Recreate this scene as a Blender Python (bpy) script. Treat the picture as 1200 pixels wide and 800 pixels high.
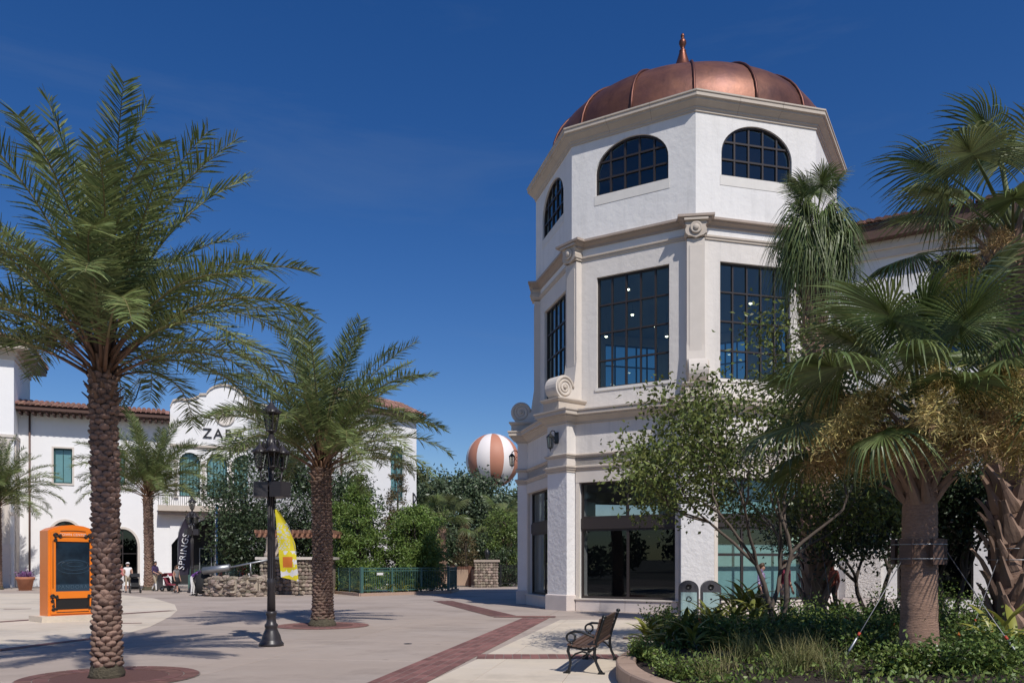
import bpy, math, random
import numpy as np
from mathutils import Vector, Matrix, Euler
from mathutils.geometry import tessellate_polygon

for _o in list(bpy.data.objects):
    bpy.data.objects.remove(_o)
SC = bpy.context.scene
COL = SC.collection
PI = math.pi
rnd = random.Random(11)
npr = np.random.default_rng(5)

# ------------------------------------------------------------------ camera
cam_d = bpy.data.cameras.new("camera")
cam = bpy.data.objects.new("camera", cam_d)
COL.objects.link(cam)
cam.location = (0, 0, 1.65)
cam.rotation_euler = (PI / 2, 0, 0)
cam_d.sensor_width = 36
cam_d.lens = 28.5
cam_d.shift_y = (660 - 400) / 1200
cam_d.clip_start = 0.05
cam_d.clip_end = 6000
SC.camera = cam

# ------------------------------------------------------------------ light
SUN_AZ, SUN_EL = math.radians(153), math.radians(49)   # azimuth from +Y towards +X
W = bpy.data.worlds.new("World")
SC.world = W
W.use_nodes = True
_nt = W.node_tree
_bg = _nt.nodes["Background"]
_sky = _nt.nodes.new("ShaderNodeTexSky")
_sky.sky_type = 'NISHITA'
_sky.sun_disc = False
_sky.sun_elevation = SUN_EL
_sky.sun_rotation = SUN_AZ
_sky.altitude = 200
_sky.air_density = 1.0
_sky.dust_density = 0.3
_sky.ozone_density = 3.0
_tc = _nt.nodes.new("ShaderNodeTexCoord")
_mp = _nt.nodes.new("ShaderNodeMapping")
_mp.inputs["Scale"].default_value = (1.2, 2.2, 9.0)
_mp.inputs["Rotation"].default_value = (0.25, 0.35, 0.3)
_nz = _nt.nodes.new("ShaderNodeTexNoise")
_nz.inputs["Scale"].default_value = 1.6
_nz.inputs["Detail"].default_value = 7
_nz.inputs["Roughness"].default_value = 0.62
_nz.inputs["Distortion"].default_value = 0.6
_rp = _nt.nodes.new("ShaderNodeMapRange")
_rp.inputs[1].default_value = 0.56
_rp.inputs[2].default_value = 0.85
_rp.inputs[3].default_value = 0.0
_rp.inputs[4].default_value = 0.10
_mx = _nt.nodes.new("ShaderNodeMixRGB")
_mx.inputs[2].default_value = (2.6, 3.3, 4.2, 1)
_hs = _nt.nodes.new("ShaderNodeHueSaturation")
_hs.inputs["Saturation"].default_value = 1.34
_hs.inputs["Hue"].default_value = 0.513
_L = _nt.links.new
_L(_tc.outputs["Generated"], _mp.inputs[0]); _L(_mp.outputs[0], _nz.inputs["Vector"])
_L(_nz.outputs[0], _rp.inputs[0]); _L(_rp.outputs[0], _mx.inputs[0])
_L(_sky.outputs[0], _hs.inputs["Color"]); _L(_hs.outputs[0], _mx.inputs[1])
_L(_mx.outputs[0], _bg.inputs[0])
_bg.inputs[1].default_value = 0.091

sun_d = bpy.data.lights.new("sun", 'SUN')
sun = bpy.data.objects.new("sun", sun_d)
COL.objects.link(sun)
sun_d.energy = 4.0
sun_d.angle = math.radians(0.53)
sun_d.color = (1.0, 0.95, 0.89)
_sv = Vector((math.sin(SUN_AZ) * math.cos(SUN_EL), math.cos(SUN_AZ) * math.cos(SUN_EL), math.sin(SUN_EL)))
sun.rotation_euler = _sv.to_track_quat('Z', 'Y').to_euler()
sun.location = (0, 0, 60)
SC.view_settings.view_transform = 'Standard'
SC.view_settings.look = 'None'
SC.view_settings.exposure = 0.0
SC.view_settings.gamma = 1.0
SC.cycles.max_bounces = 8
SC.cycles.transparent_max_bounces = 16
SC.cycles.use_adaptive_sampling = True
SC.cycles.use_denoising = True

# ------------------------------------------------------------------ materials
def srgb(h):
    h = h.lstrip('#')
    c = [int(h[i:i + 2], 16) / 255 for i in (0, 2, 4)]
    return tuple((x / 12.92 if x <= .04045 else ((x + .055) / 1.055) ** 2.4) for x in c)

def mat(name, col, rough=.7, metal=0.0, var=0.0, vscale=3.0, bump=0.0, bscale=20.0, bdist=.02, island=0.0, trans=0.0,
        col2=None, v2scale=1.0, detail=5, spec=None, coat=0.0, objrand=0.0, stretch=None, coords="Object", streak=0.0, spots=0.0):
    m = bpy.data.materials.new(name); m.use_nodes = True
    nt = m.node_tree; n = nt.nodes; L = nt.links.new
    p = n["Principled BSDF"]; out = n["Material Output"]
    p.inputs["Roughness"].default_value = rough
    p.inputs["Metallic"].default_value = metal
    if spec is not None: p.inputs["Specular IOR Level"].default_value = spec
    if coat: p.inputs["Coat Weight"].default_value = coat; p.inputs["Coat Roughness"].default_value = .15
    tc = n.new("ShaderNodeTexCoord")
    vec = tc.outputs[coords]
    if coords == "World":
        pass
    if stretch:
        mp = n.new("ShaderNodeMapping"); mp.inputs["Scale"].default_value = stretch
        L(vec, mp.inputs[0]); vec = mp.outputs[0]
    cur = None
    def rgb(c):
        r = n.new("ShaderNodeRGB"); r.outputs[0].default_value = (*c, 1); return r.outputs[0]
    cur = rgb(col)
    if col2 is not None:
        nz = n.new("ShaderNodeTexNoise"); nz.inputs["Scale"].default_value = v2scale; nz.inputs["Detail"].default_value = detail
        nz.inputs["Roughness"].default_value = .6
        L(vec, nz.inputs["Vector"])
        mr = n.new("ShaderNodeMapRange"); mr.inputs[1].default_value = .42; mr.inputs[2].default_value = .62
        L(nz.outputs[0], mr.inputs[0])
        mx = n.new("ShaderNodeMixRGB"); L(mr.outputs[0], mx.inputs[0]); L(cur, mx.inputs[1]); mx.inputs[2].default_value = (*col2, 1)
        cur = mx.outputs[0]
    def scale_by(val, lo, hi):
        nonlocal cur
        mr = n.new("ShaderNodeMapRange"); mr.inputs[3].default_value = lo; mr.inputs[4].default_value = hi
        L(val, mr.inputs[0])
        hs = n.new("ShaderNodeHueSaturation"); L(mr.outputs[0], hs.inputs["Value"]); L(cur, hs.inputs["Color"])
        cur = hs.outputs[0]
        return hs
    if var:
        nz = n.new("ShaderNodeTexNoise"); nz.inputs["Scale"].default_value = vscale; nz.inputs["Detail"].default_value = 6
        nz.inputs["Roughness"].default_value = .65
        L(vec, nz.inputs["Vector"])
        scale_by(nz.outputs[0], 1 - 2.2 * var, 1 + 2.2 * var)
    if streak:
        mp2 = n.new("ShaderNodeMapping"); mp2.inputs["Scale"].default_value = (2.6, 2.6, .16); L(tc.outputs["Object"], mp2.inputs[0])
        nz = n.new("ShaderNodeTexNoise"); nz.inputs["Scale"].default_value = 1.0; nz.inputs["Detail"].default_value = 6; nz.inputs["Roughness"].default_value = .7
        L(mp2.outputs[0], nz.inputs["Vector"])
        mr = n.new("ShaderNodeMapRange"); mr.inputs[1].default_value = .52; mr.inputs[2].default_value = .75; mr.inputs[3].default_value = 1; mr.inputs[4].default_value = 1 - streak
        L(nz.outputs[0], mr.inputs[0])
        hs = n.new("ShaderNodeHueSaturation"); L(mr.outputs[0], hs.inputs["Value"]); L(cur, hs.inputs["Color"]); cur = hs.outputs[0]
    if spots:
        vo = n.new("ShaderNodeTexVoronoi"); vo.inputs["Scale"].default_value = .9; L(tc.outputs["Object"], vo.inputs["Vector"])
        mr = n.new("ShaderNodeMapRange"); mr.inputs[1].default_value = .03; mr.inputs[2].default_value = .07; mr.inputs[3].default_value = 1 - spots; mr.inputs[4].default_value = 1
        L(vo.outputs["Distance"], mr.inputs[0])
        nz = n.new("ShaderNodeTexNoise"); nz.inputs["Scale"].default_value = .33; nz.inputs["Detail"].default_value = 9; nz.inputs["Roughness"].default_value = .72
        L(tc.outputs["Object"], nz.inputs["Vector"])
        mr2 = n.new("ShaderNodeMapRange"); mr2.inputs[1].default_value = .5; mr2.inputs[2].default_value = .7; mr2.inputs[3].default_value = 1; mr2.inputs[4].default_value = .70
        L(nz.outputs[0], mr2.inputs[0])
        for q in (mr, mr2):
            hs = n.new("ShaderNodeHueSaturation"); L(q.outputs[0], hs.inputs["Value"]); L(cur, hs.inputs["Color"]); cur = hs.outputs[0]
    if island:
        g = n.new("ShaderNodeNewGeometry")
        hs = scale_by(g.outputs["Random Per Island"], 1 - island, 1 + island)
        mr = n.new("ShaderNodeMapRange"); mr.inputs[3].default_value = .5 - .05 * island; mr.inputs[4].default_value = .5 + .045 * island
        ml = n.new("ShaderNodeMath"); ml.operation = 'MULTIPLY'; ml.inputs[1].default_value = 7.31
        fr = n.new("ShaderNodeMath"); fr.operation = 'FRACT'
        L(g.outputs["Random Per Island"], ml.inputs[0]); L(ml.outputs[0], fr.inputs[0]); L(fr.outputs[0], mr.inputs[0]); L(mr.outputs[0], hs.inputs["Hue"])
    if objrand:
        oi = n.new("ShaderNodeObjectInfo"); scale_by(oi.outputs["Random"], 1 - objrand, 1 + objrand)
    L(cur, p.inputs["Base Color"])
    if bump:
        nz = n.new("ShaderNodeTexNoise"); nz.inputs["Scale"].default_value = bscale; nz.inputs["Detail"].default_value = 6
        nz.inputs["Roughness"].default_value = .6
        L(vec, nz.inputs["Vector"])
        b = n.new("ShaderNodeBump"); b.inputs["Strength"].default_value = bump; b.inputs["Distance"].default_value = bdist
        L(nz.outputs[0], b.inputs["Height"]); L(b.outputs[0], p.inputs["Normal"])
    if trans:
        t = n.new("ShaderNodeBsdfTranslucent"); L(cur, t.inputs["Color"])
        ms = n.new("ShaderNodeMixShader"); ms.inputs[0].default_value = trans
        L(p.outputs[0], ms.inputs[1]); L(t.outputs[0], ms.inputs[2]); L(ms.outputs[0], out.inputs["Surface"])
    return m

def glass_mat(name, tint, refl=.07, rough=0.0, wav=0.0):
    m = bpy.data.materials.new(name); m.use_nodes = True
    nt = m.node_tree; n = nt.nodes; L = nt.links.new
    n.remove(n["Principled BSDF"]); out = n["Material Output"]
    tr = n.new("ShaderNodeBsdfTransparent"); tr.inputs[0].default_value = (*tint, 1)
    gl = n.new("ShaderNodeBsdfGlossy"); gl.inputs["Roughness"].default_value = rough; gl.inputs[0].default_value = (.82, .92, .90, 1)
    lw = n.new("ShaderNodeLayerWeight"); lw.inputs[0].default_value = .5
    fr = n.new("ShaderNodeMath"); fr.operation = 'POWER'; fr.inputs[1].default_value = 4.0; L(lw.outputs["Facing"], fr.inputs[0])
    ml = n.new("ShaderNodeMath"); ml.operation = 'MULTIPLY_ADD'; ml.inputs[1].default_value = .95; ml.inputs[2].default_value = refl + .05
    ml.use_clamp = True
    mx = n.new("ShaderNodeMixShader")
    L(fr.outputs[0], ml.inputs[0]); L(ml.outputs[0], mx.inputs[0]); L(tr.outputs[0], mx.inputs[1]); L(gl.outputs[0], mx.inputs[2])
    if wav:
        nz = n.new("ShaderNodeTexNoise"); nz.inputs["Scale"].default_value = .6
        tc = n.new("ShaderNodeTexCoord"); L(tc.outputs["Object"], nz.inputs["Vector"])
        b = n.new("ShaderNodeBump"); b.inputs["Strength"].default_value = wav; b.inputs["Distance"].default_value = .05
        L(nz.outputs[0], b.inputs["Height"]); L(b.outputs[0], gl.inputs["Normal"]); 
    L(mx.outputs[0], out.inputs["Surface"])
    return m

def emit_mat(name, col, s):
    m = bpy.data.materials.new(name); m.use_nodes = True
    p = m.node_tree.nodes["Principled BSDF"]
    p.inputs["Base Color"].default_value = (*col, 1)
    p.inputs["Emission Color"].default_value = (*col, 1); p.inputs["Emission Strength"].default_value = s
    return m

M = {}
M['stucco'] = mat('white_stucco', (.755, .735, .71), .85, streak=.15, var=.05, vscale=.8, bump=.38, bscale=3.6, bdist=.05)
M['stucco_rough'] = mat('rough_stucco', (.76, .74, .72), .9, var=.04, vscale=1.2, bump=.6, bscale=6, bdist=.05)
M['stucco_warm'] = mat('cream_stucco', (.70, .655, .605), .85, streak=.17, var=.05, vscale=.8, bump=.38, bscale=3.6, bdist=.05)
M['sillstucco'] = mat('smooth_stucco_sill', (.71, .68, .63), .8, var=.04, streak=.08)
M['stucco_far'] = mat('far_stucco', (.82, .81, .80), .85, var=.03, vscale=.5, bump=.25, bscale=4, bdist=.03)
M['cast'] = mat('cast_stone', (.53, .46, .385), .8, var=.07, vscale=2.5, bump=.25, bscale=30, bdist=.008)
M['cast_lt'] = mat('pale_cast_stone', (.63, .57, .505), .8, var=.05, vscale=2.5, bump=.25, bscale=30, bdist=.008)
M['cast_dk'] = mat('weathered_cast_stone', (.40, .325, .27), .8, var=.08, vscale=2.5, bump=.25, bscale=30, bdist=.008)
M['plinth'] = mat('plinth_stone', (.62, .55, .51), .7, var=.05, vscale=4, bump=.15, bscale=40, bdist=.004, objrand=.06)
M['coral'] = mat('coral_stone', (.66, .62, .58), .9, var=.06, vscale=8, bump=1.0, bscale=16, bdist=.07)
M['copper'] = mat('copper_sheet', (.180, .078, .050), .48, metal=.5, var=.22, vscale=1.3, streak=.3, col2=(.12, .052, .042), v2scale=.8, objrand=.2, bump=.3, bscale=1.6, bdist=.05)
M['copper_rib'] = mat('copper_seam', (.14, .06, .045), .5, metal=.7)
M['copper_dk'] = mat('dark_copper', (.17, .065, .042), .42, metal=.75, var=.1, vscale=5)
M['frame'] = mat('bronze_window_frame', (.035, .028, .027), .45, spec=.4)
M['frame_teal'] = mat('teal_window_frame', (.02, .07, .07), .45)
M['glass'] = glass_mat('window_glass', (.50, .63, .62), .045)
M['glass_dk'] = glass_mat('storefront_glass', (.42, .44, .45), .0)
M['glass_teal'] = glass_mat('teal_glass', (.66, .80, .80), .03)
M['interior'] = mat('dark_interior', (.035, .035, .038), .9)  # near-black colour stands in for the darkness of unlit interiors
M['interior_mid'] = mat('interior_wall', (.36, .37, .36), .9)
M['interior_teal'] = mat('interior_blind', (.33, .46, .47), .8, var=.12, vscale=1.5)
M['lampglow'] = emit_mat('downlight_glow', (1, .86, .65), 14)
M['soffit'] = mat('dark_soffit', (.10, .055, .042), .8)
M['tile'] = mat('terracotta_tile', (.30, .165, .125), .8, island=.28, var=.08, vscale=4)
M['pipe'] = mat('brown_downpipe', (.13, .075, .06), .5)
M['concrete'] = mat('pink_concrete', (.395, .322, .270), .85, spots=.25, var=.06, vscale=1.3, bump=.12, bscale=90, bdist=.004, col2=(.42, .35, .30), v2scale=.35, objrand=.05)
M['cream'] = mat('cream_paving', (.63, .54, .425), .85, spots=.15, var=.05, vscale=1.5, bump=.1, bscale=90, bdist=.003, col2=(.62, .54, .44), v2scale=.5, objrand=.035)
M['ground'] = mat('far_ground', (.11, .10, .085), .95, var=.1, vscale=.4)
M['brick'] = mat('red_paver', (.205, .098, .082), .85, var=.1, vscale=12, bump=.2, bscale=60, bdist=.004, objrand=.28, island=.2)
M['mortar'] = mat('paver_joint', (.22, .175, .155), .95, var=.1, vscale=20)
M['ringred'] = mat('red_gravel', (.125, .058, .050), .95, var=.15, vscale=30, bump=.6, bscale=90, bdist=.02)
M['soil'] = mat('mulch_soil', (.045, .03, .022), .95, var=.2, vscale=14, bump=.8, bscale=40, bdist=.05)
M['kerbstone'] = mat('sandstone_kerb', (.37, .26, .195), .8, var=.1, vscale=6, bump=.25, bscale=50, bdist=.006, objrand=.08)
M['iron'] = mat('black_cast_iron', (.012, .013, .014), .4, spec=.5, bump=.1, bscale=60, bdist=.003)
M['lampiron'] = mat('bronze_lamp_iron', (.030, .026, .028), .38, spec=.5, var=.1, vscale=10)
M['wood'] = mat('bench_wood', (.10, .056, .038), .6, var=.16, vscale=6, bump=.15, bscale=30, bdist=.003, objrand=.15, stretch=(6, 1, 6))
M['lanternglass'] = glass_mat('lantern_glass', (.72, .70, .66), .08)
M['orange'] = mat('orange_enamel', (.80, .20, .012), .38, coat=.25, var=.03, vscale=2)
M['screen'] = mat('kiosk_screen', (.010, .018, .030), .12, col2=(.016, .032, .052), v2scale=2.2)
M['screenblue'] = mat('screen_blue', (.028, .055, .085), .2)
M['screentext'] = mat('screen_text', (.05, .085, .12), .3)
M['black'] = mat('black_paint', (.012, .011, .011), .45)
M['paleletter'] = mat('pale_letters', (.85, .62, .5), .6)
M['binframe'] = mat('grey_bin_shell', (.075, .072, .08), .45)
M['binpanel'] = mat('pale_teal_panel', (.36, .50, .49), .45, var=.03, vscale=3)
M['greenrail'] = mat('green_railing', (.055, .125, .11), .45)
M['brownwood'] = mat('brown_timber', (.15, .07, .045), .75, var=.1, vscale=5)
M['tanpanel'] = mat('tan_panel', (.38, .27, .20), .8, var=.08, vscale=2)
M['pergola'] = mat('pergola_timber', (.30, .15, .095), .75, var=.12, vscale=4, objrand=.1)
M['rock'] = mat('fieldstone', (.27, .22, .175), .9, island=.5, var=.15, vscale=6, bump=.4, bscale=20, bdist=.03)
M['stonecol'] = mat('stone_column', (.40, .33, .27), .85, var=.1, vscale=4, bump=.3, bscale=20, bdist=.02)
M['terrapot'] = mat('terracotta_pot', (.42, .17, .09), .75, var=.06, vscale=5)
M['balloon_w'] = mat('balloon_white', (.80, .74, .71), .6, var=.03, vscale=.3)
M['balloon_o'] = mat('balloon_orange', (.50, .215, .135), .6, var=.05, vscale=.3)
M['crane'] = mat('crane_steel', (.05, .10, .17), .5)
M['galv'] = mat('galvanised_steel', (.34, .35, .36), .45, metal=.8)
M['rope'] = mat('steel_cable', (.22, .22, .23), .5, metal=.6)
M['cable_red'] = mat('red_marker', (.45, .06, .03), .6)
# plants
M['datebark'] = mat('date_palm_scales', (.24, .155, .115), .92, var=.3, vscale=7, bump=.9, bscale=22, bdist=.03, objrand=.28, island=.15)
M['dategap'] = mat('date_palm_fibre', (.075, .048, .036), .95, var=.2, vscale=9, bump=.7, bscale=30, bdist=.02)
M['rootfuzz'] = mat('palm_root_collar', (.10, .085, .055), .95, var=.3, vscale=14, bump=1, bscale=30, bdist=.05)
M['frond'] = mat('date_frond', (.175, .215, .075), .45, island=.42, trans=.24, spec=.35)
M['frond_yng'] = mat('young_date_frond', (.16, .17, .045), .5, island=.3, trans=.2)
M['rachis'] = mat('frond_rachis', (.19, .165, .07), .5, var=.1, vscale=4)
M['petiole'] = mat('brown_petiole', (.17, .092, .052), .6, var=.15, vscale=6)
M['fan'] = mat('sabal_fan', (.125, .165, .052), .42, island=.36, trans=.2, spec=.45)
M['fan_lt'] = mat('pale_sabal_fan', (.185, .215, .085), .40, island=.34, trans=.2, spec=.6)
M['fan_dry'] = mat('dry_fan', (.30, .22, .12), .7, island=.3, trans=.15)
M['sabalpet'] = mat('sabal_petiole', (.14, .16, .06), .5, var=.15, vscale=5)
M['boot'] = mat('sabal_boot', (.27, .175, .125), .85, var=.25, vscale=7, bump=.5, bscale=20, bdist=.02, objrand=.15, stretch=(1, 1, .25))
M['sabalbark'] = mat('sabal_ringed_bark', (.33, .205, .145), .9, var=.22, vscale=6, bump=.9, bscale=14, bdist=.03, stretch=(1, 1, 7))
M['plume'] = mat('flower_plume', (.60, .48, .18), .8, island=.4, trans=.25)
M['plume_br'] = mat('spent_flower_plume', (.42, .28, .12), .85, island=.35, trans=.2)
M['leaf_tree'] = mat('glossy_leaf', (.155, .190, .052), .42, island=.42, trans=.26, spec=.4)
M['leaf_dark'] = mat('dark_leaf', (.038, .062, .026), .4, island=.42, trans=.12)
M['leaf_oak'] = mat('oak_leaf', (.058, .088, .040), .45, island=.4, trans=.14)
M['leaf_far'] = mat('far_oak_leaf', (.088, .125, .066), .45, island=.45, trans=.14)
M['leaf_cyp'] = mat('cypress_leaf', (.14, .215, .045), .55, island=.38, trans=.2)
M['leaf_rust'] = mat('rusty_cypress_leaf', (.135, .105, .045), .6, island=.4, trans=.2)
M['leaf_lime'] = mat('lime_leaf', (.13, .185, .045), .5, island=.35, trans=.2)
M['leaf_ginger'] = mat('strap_leaf', (.175, .205, .045), .38, island=.42, trans=.2, spec=.55)
M['leaf_gold'] = mat('golden_strap_leaf', (.27, .285, .055), .42, island=.4, trans=.2)
M['leaf_shrub'] = mat('shrub_leaf', (.105, .165, .040), .42, island=.42, trans=.18)
M['leaf_cover'] = mat('ground_cover_leaf', (.14, .20, .045), .5, island=.45, trans=.18)
M['grass_dry'] = mat('dry_grass', (.23, .215, .085), .7, island=.4, trans=.2)
M['grass_ol'] = mat('olive_grass', (.17, .185, .065), .6, island=.4, trans=.2)
M['bract'] = mat('orange_bract', (.42, .11, .03), .6, island=.3, trans=.2)
M['twig'] = mat('grey_branch', (.11, .085, .068), .9, var=.2, vscale=12, bump=.5, bscale=40, bdist=.01)
M['twig_dk'] = mat('dark_branch', (.055, .042, .033), .9, var=.2, vscale=10, bump=.5, bscale=30, bdist=.01)
M['flower_pu'] = mat('purple_flower', (.20, .08, .22), .7, island=.3)
# people
M['skin'] = mat('skin', (.46, .26, .18), .55)
M['skin_dk'] = mat('brown_skin', (.20, .105, .07), .55)
M['hair'] = mat('dark_hair', (.02, .014, .01), .5)
M['hair_br'] = mat('brown_hair', (.075, .04, .02), .5)
M['cap'] = mat('white_cap', (.7, .68, .66), .7)
for k, c in dict(c_white=(.74, .72, .70), c_purple=(.13, .045, .22), c_grey=(.18, .17, .17), c_red=(.45, .04, .035), c_pink=(.5, .16, .15),
                 c_maroon=(.20, .022, .045), c_rust=(.16, .035, .018), c_navy=(.018, .018, .045), c_black=(.015, .015, .016), c_khaki=(.38, .31, .22),
                 c_lilac=(.42, .33, .55), c_shoe=(.5, .5, .5), c_dkpurp=(.05, .03, .09)).items():
    M[k] = mat('cloth_' + k[2:], c, .85, var=.08, vscale=8, bump=.2, bscale=25, bdist=.01)
# ------------------------------------------------------------------ helpers
ORG = {}
class Fr:
    def __init__(s, o, u, v=None, w=None):
        s.o = Vector(o); s.u = Vector(u).normalized()
        s.v = Vector(v).normalized() if v is not None else Vector((0, 0, 1))
        s.w = Vector(w).normalized() if w is not None else s.u.cross(s.v)
    def p(s, a, b, c=0.0):
        return s.o + s.u * a + s.v * b + s.w * c

ID = Fr((0, 0, 0), (1, 0, 0), (0, 0, 1), (0, -1, 0))   # a = x, b = z, c = towards -y
XYZ = Fr((0, 0, 0), (1, 0, 0), (0, 1, 0), (0, 0, 1))

class MB:
    def __init__(s): s.v = []; s.f = []; s.m = []; s.s = []
    def add(s, vs, fs, m=0, sm=False):
        b = len(s.v)
        s.v += [tuple(v) for v in vs]
        for f in fs:
            s.f.append(tuple(i + b for i in f)); s.m.append(m); s.s.append(sm)
    def box(s, fr, a0, a1, b0, b1, c0, c1, m=0):
        vs = [fr.p(a, b, c) for a in (a0, a1) for b in (b0, b1) for c in (c0, c1)]
        s.add(vs, [(0, 1, 3, 2), (4, 6, 7, 5), (0, 4, 5, 1), (2, 3, 7, 6), (0, 2, 6, 4), (1, 5, 7, 3)], m)
    def tube(s, pts, rads, n=8, m=0, sm=True, cap=True, flat=None):
        pts = [Vector(p) for p in pts]
        if not hasattr(rads, '__len__'): rads = [rads] * len(pts)
        vs = []; up = Vector((0, 0, 1)); prev = None
        for i, p in enumerate(pts):
            t = (pts[min(i + 1, len(pts) - 1)] - pts[max(i - 1, 0)])
            t = t.normalized() if t.length > 1e-9 else Vector((0, 0, 1))
            if prev is None:
                x = t.cross(up)
                if x.length < .05: x = t.cross(Vector((1, 0, 0)))
            else:
                x = prev - t * prev.dot(t)
            x.normalize(); prev = x.copy(); y = t.cross(x)
            for k in range(n):
                a = 2 * PI * k / n
                fy = rads[i] * (flat if flat else 1)
                vs.append(p + x * math.cos(a) * rads[i] + y * math.sin(a) * fy)
        fs = []
        for i in range(len(pts) - 1):
            for k in range(n):
                k2 = (k + 1) % n
                fs.append((i * n + k, i * n + k2, (i + 1) * n + k2, (i + 1) * n + k))
        if cap:
            fs.append(tuple(range(n - 1, -1, -1))); fs.append(tuple((len(pts) - 1) * n + k for k in range(n)))
        s.add(vs, fs, m, sm)
    def lathe(s, prof, c=(0, 0, 0), n=16, m=0, sm=True, ax=None, ph=0, cap=True):
        c = Vector(c); vs = []
        fr = ax or XYZ
        for r, h in prof:
            for k in range(n):
                a = 2 * PI * k / n + ph
                vs.append(c + fr.u * r * math.cos(a) + fr.v * r * math.sin(a) + fr.w * h)
        fs = []
        for i in range(len(prof) - 1):
            for k in range(n):
                k2 = (k + 1) % n
                fs.append((i * n + k, i * n + k2, (i + 1) * n + k2, (i + 1) * n + k))
        if cap and prof[0][0] > 1e-6: fs.append(tuple(range(n - 1, -1, -1)))
        if cap and prof[-1][0] > 1e-6: fs.append(tuple((len(prof) - 1) * n + k for k in range(n)))
        s.add(vs, fs, m, sm)
    def prism(s, poly, fr, c0, c1, m=0, sides=True):
        n = len(poly)
        vs = [fr.p(a, b, c0) for a, b in poly] + [fr.p(a, b, c1) for a, b in poly]
        tri = tessellate_polygon([[Vector((a, b, 0)) for a, b in poly]]) if n > 4 else None
        fs = []
        if tri is None:
            fs += [tuple(range(n - 1, -1, -1)), tuple(range(n, 2 * n))]
        else:
            for t in tri: fs += [tuple(t), tuple(i + n for i in t)]
        if sides: fs += [(i, (i + 1) % n, n + (i + 1) % n, n + i) for i in range(n)]
        s.add(vs, fs, m)
    def panel(s, fr, outer, holes, c0, c1, m=0, mr=None):
        polys = [outer] + holes
        flat = [p for q in polys for p in q]
        n = len(flat)
        tri = tessellate_polygon([[Vector((a, b, 0)) for a, b in q] for q in polys])
        vs = [fr.p(a, b, c1) for a, b in flat] + [fr.p(a, b, c0) for a, b in flat]
        s.add(vs, [tuple(t) for t in tri] + [tuple(i + n for i in t) for t in tri], m)
        b = 0; fs = []
        for q in polys:
            k = len(q)
            fs += [(b + i, b + (i + 1) % k, n + b + (i + 1) % k, n + b + i) for i in range(k)]
            b += k
        s.add(vs, fs, m if mr is None else mr)
    def rings(s, rings, m=0, close=True, sm=False, cap0=False, cap1=False):
        n = len(rings[0]); vs = [p for r in rings for p in r]; fs = []
        for i in range(len(rings) - 1):
            for k in range(n if close else n - 1):
                k2 = (k + 1) % n
                fs.append((i * n + k, i * n + k2, (i + 1) * n + k2, (i + 1) * n + k))
        if cap0: fs.append(tuple(range(n)))
        if cap1: fs.append(tuple((len(rings) - 1) * n + k for k in range(n)))
        s.add(vs, fs, m, sm)
    def mesh(s, name, mats, off=None):
        me = bpy.data.meshes.new(name)
        o = off or Vector((0, 0, 0))
        me.from_pydata([(v[0] - o[0], v[1] - o[1], v[2] - o[2]) for v in s.v], [], s.f)
        if not isinstance(mats, (list, tuple)): mats = [mats]
        for m in mats: me.materials.append(m if not isinstance(m, str) else M[m])
        if s.f:
            me.polygons.foreach_set("material_index", s.m)
            me.polygons.foreach_set("use_smooth", s.s)
        me.update()
        return me
    def build(s, name, mats, parent=None, **props):
        off = ORG.get(parent.name) if parent else None
        ob = link(name, s.mesh(name, mats, off), parent)
        for k, v in props.items(): ob[k] = v
        return ob

def link(name, me, parent=None, mw=None):
    ob = bpy.data.objects.new(name, me); COL.objects.link(ob)
    if parent:
        ob.parent = parent
        ORG[ob.name] = ORG.get(parent.name, Vector((0, 0, 0)))
    if mw is not None: ob.matrix_basis = mw
    return ob

def thing(name, label, cat, loc=(0, 0, 0), rz=0.0, group=None, local=False, sc=1.0):
    o = bpy.data.objects.new(name, None); COL.objects.link(o)
    o.empty_display_size = .3
    o.location = loc; o.rotation_euler = (0, 0, rz); o.scale = (sc,) * 3
    o['label'] = label; o['category'] = cat
    if group: o['group'] = group
    ORG[o.name] = Vector((0, 0, 0)) if local else Vector(loc)
    return o

def tag(o, label, cat, group=None):
    o['label'] = label; o['category'] = cat
    if group: o['group'] = group
    return o

def struct(name, loc=(0, 0, 0)):
    o = bpy.data.objects.new(name, None); COL.objects.link(o); o.location = loc; o['kind'] = 'structure'
    ORG[o.name] = Vector(loc); return o

KIDS = {}
def kids(o):
    return [c for c in o.children]

def copy_tree(o, loc, rz=0.0, sc=1.0, label=None, group=None):
    def cp(q, par):
        c = q.copy(); COL.objects.link(c)
        if par: c.parent = par
        for ch in kids(q): cp(ch, c)
        return c
    r = cp(o, None)
    r.location = loc; r.rotation_euler = (0, 0, rz); r.scale = (sc,) * 3
    if label: r['label'] = label
    if group: r['group'] = group
    return r

def arch_poly(u0, u1, v0, vs, vt, n=16):
    """window outline: straight sides up to vs, elliptical head up to vt (counter-clockwise)"""
    c = (u0 + u1) / 2; r = (u1 - u0) / 2
    pts = [(u0, v0), (u1, v0)]
    for k in range(n + 1):
        a = PI * k / n
        pts.append((c + r * math.cos(a), vs + (vt - vs) * math.sin(a)))
    return pts

def rect_poly(u0, u1, v0, v1):
    return [(u0, v0), (u1, v0), (u1, v1), (u0, v1)]

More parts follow.
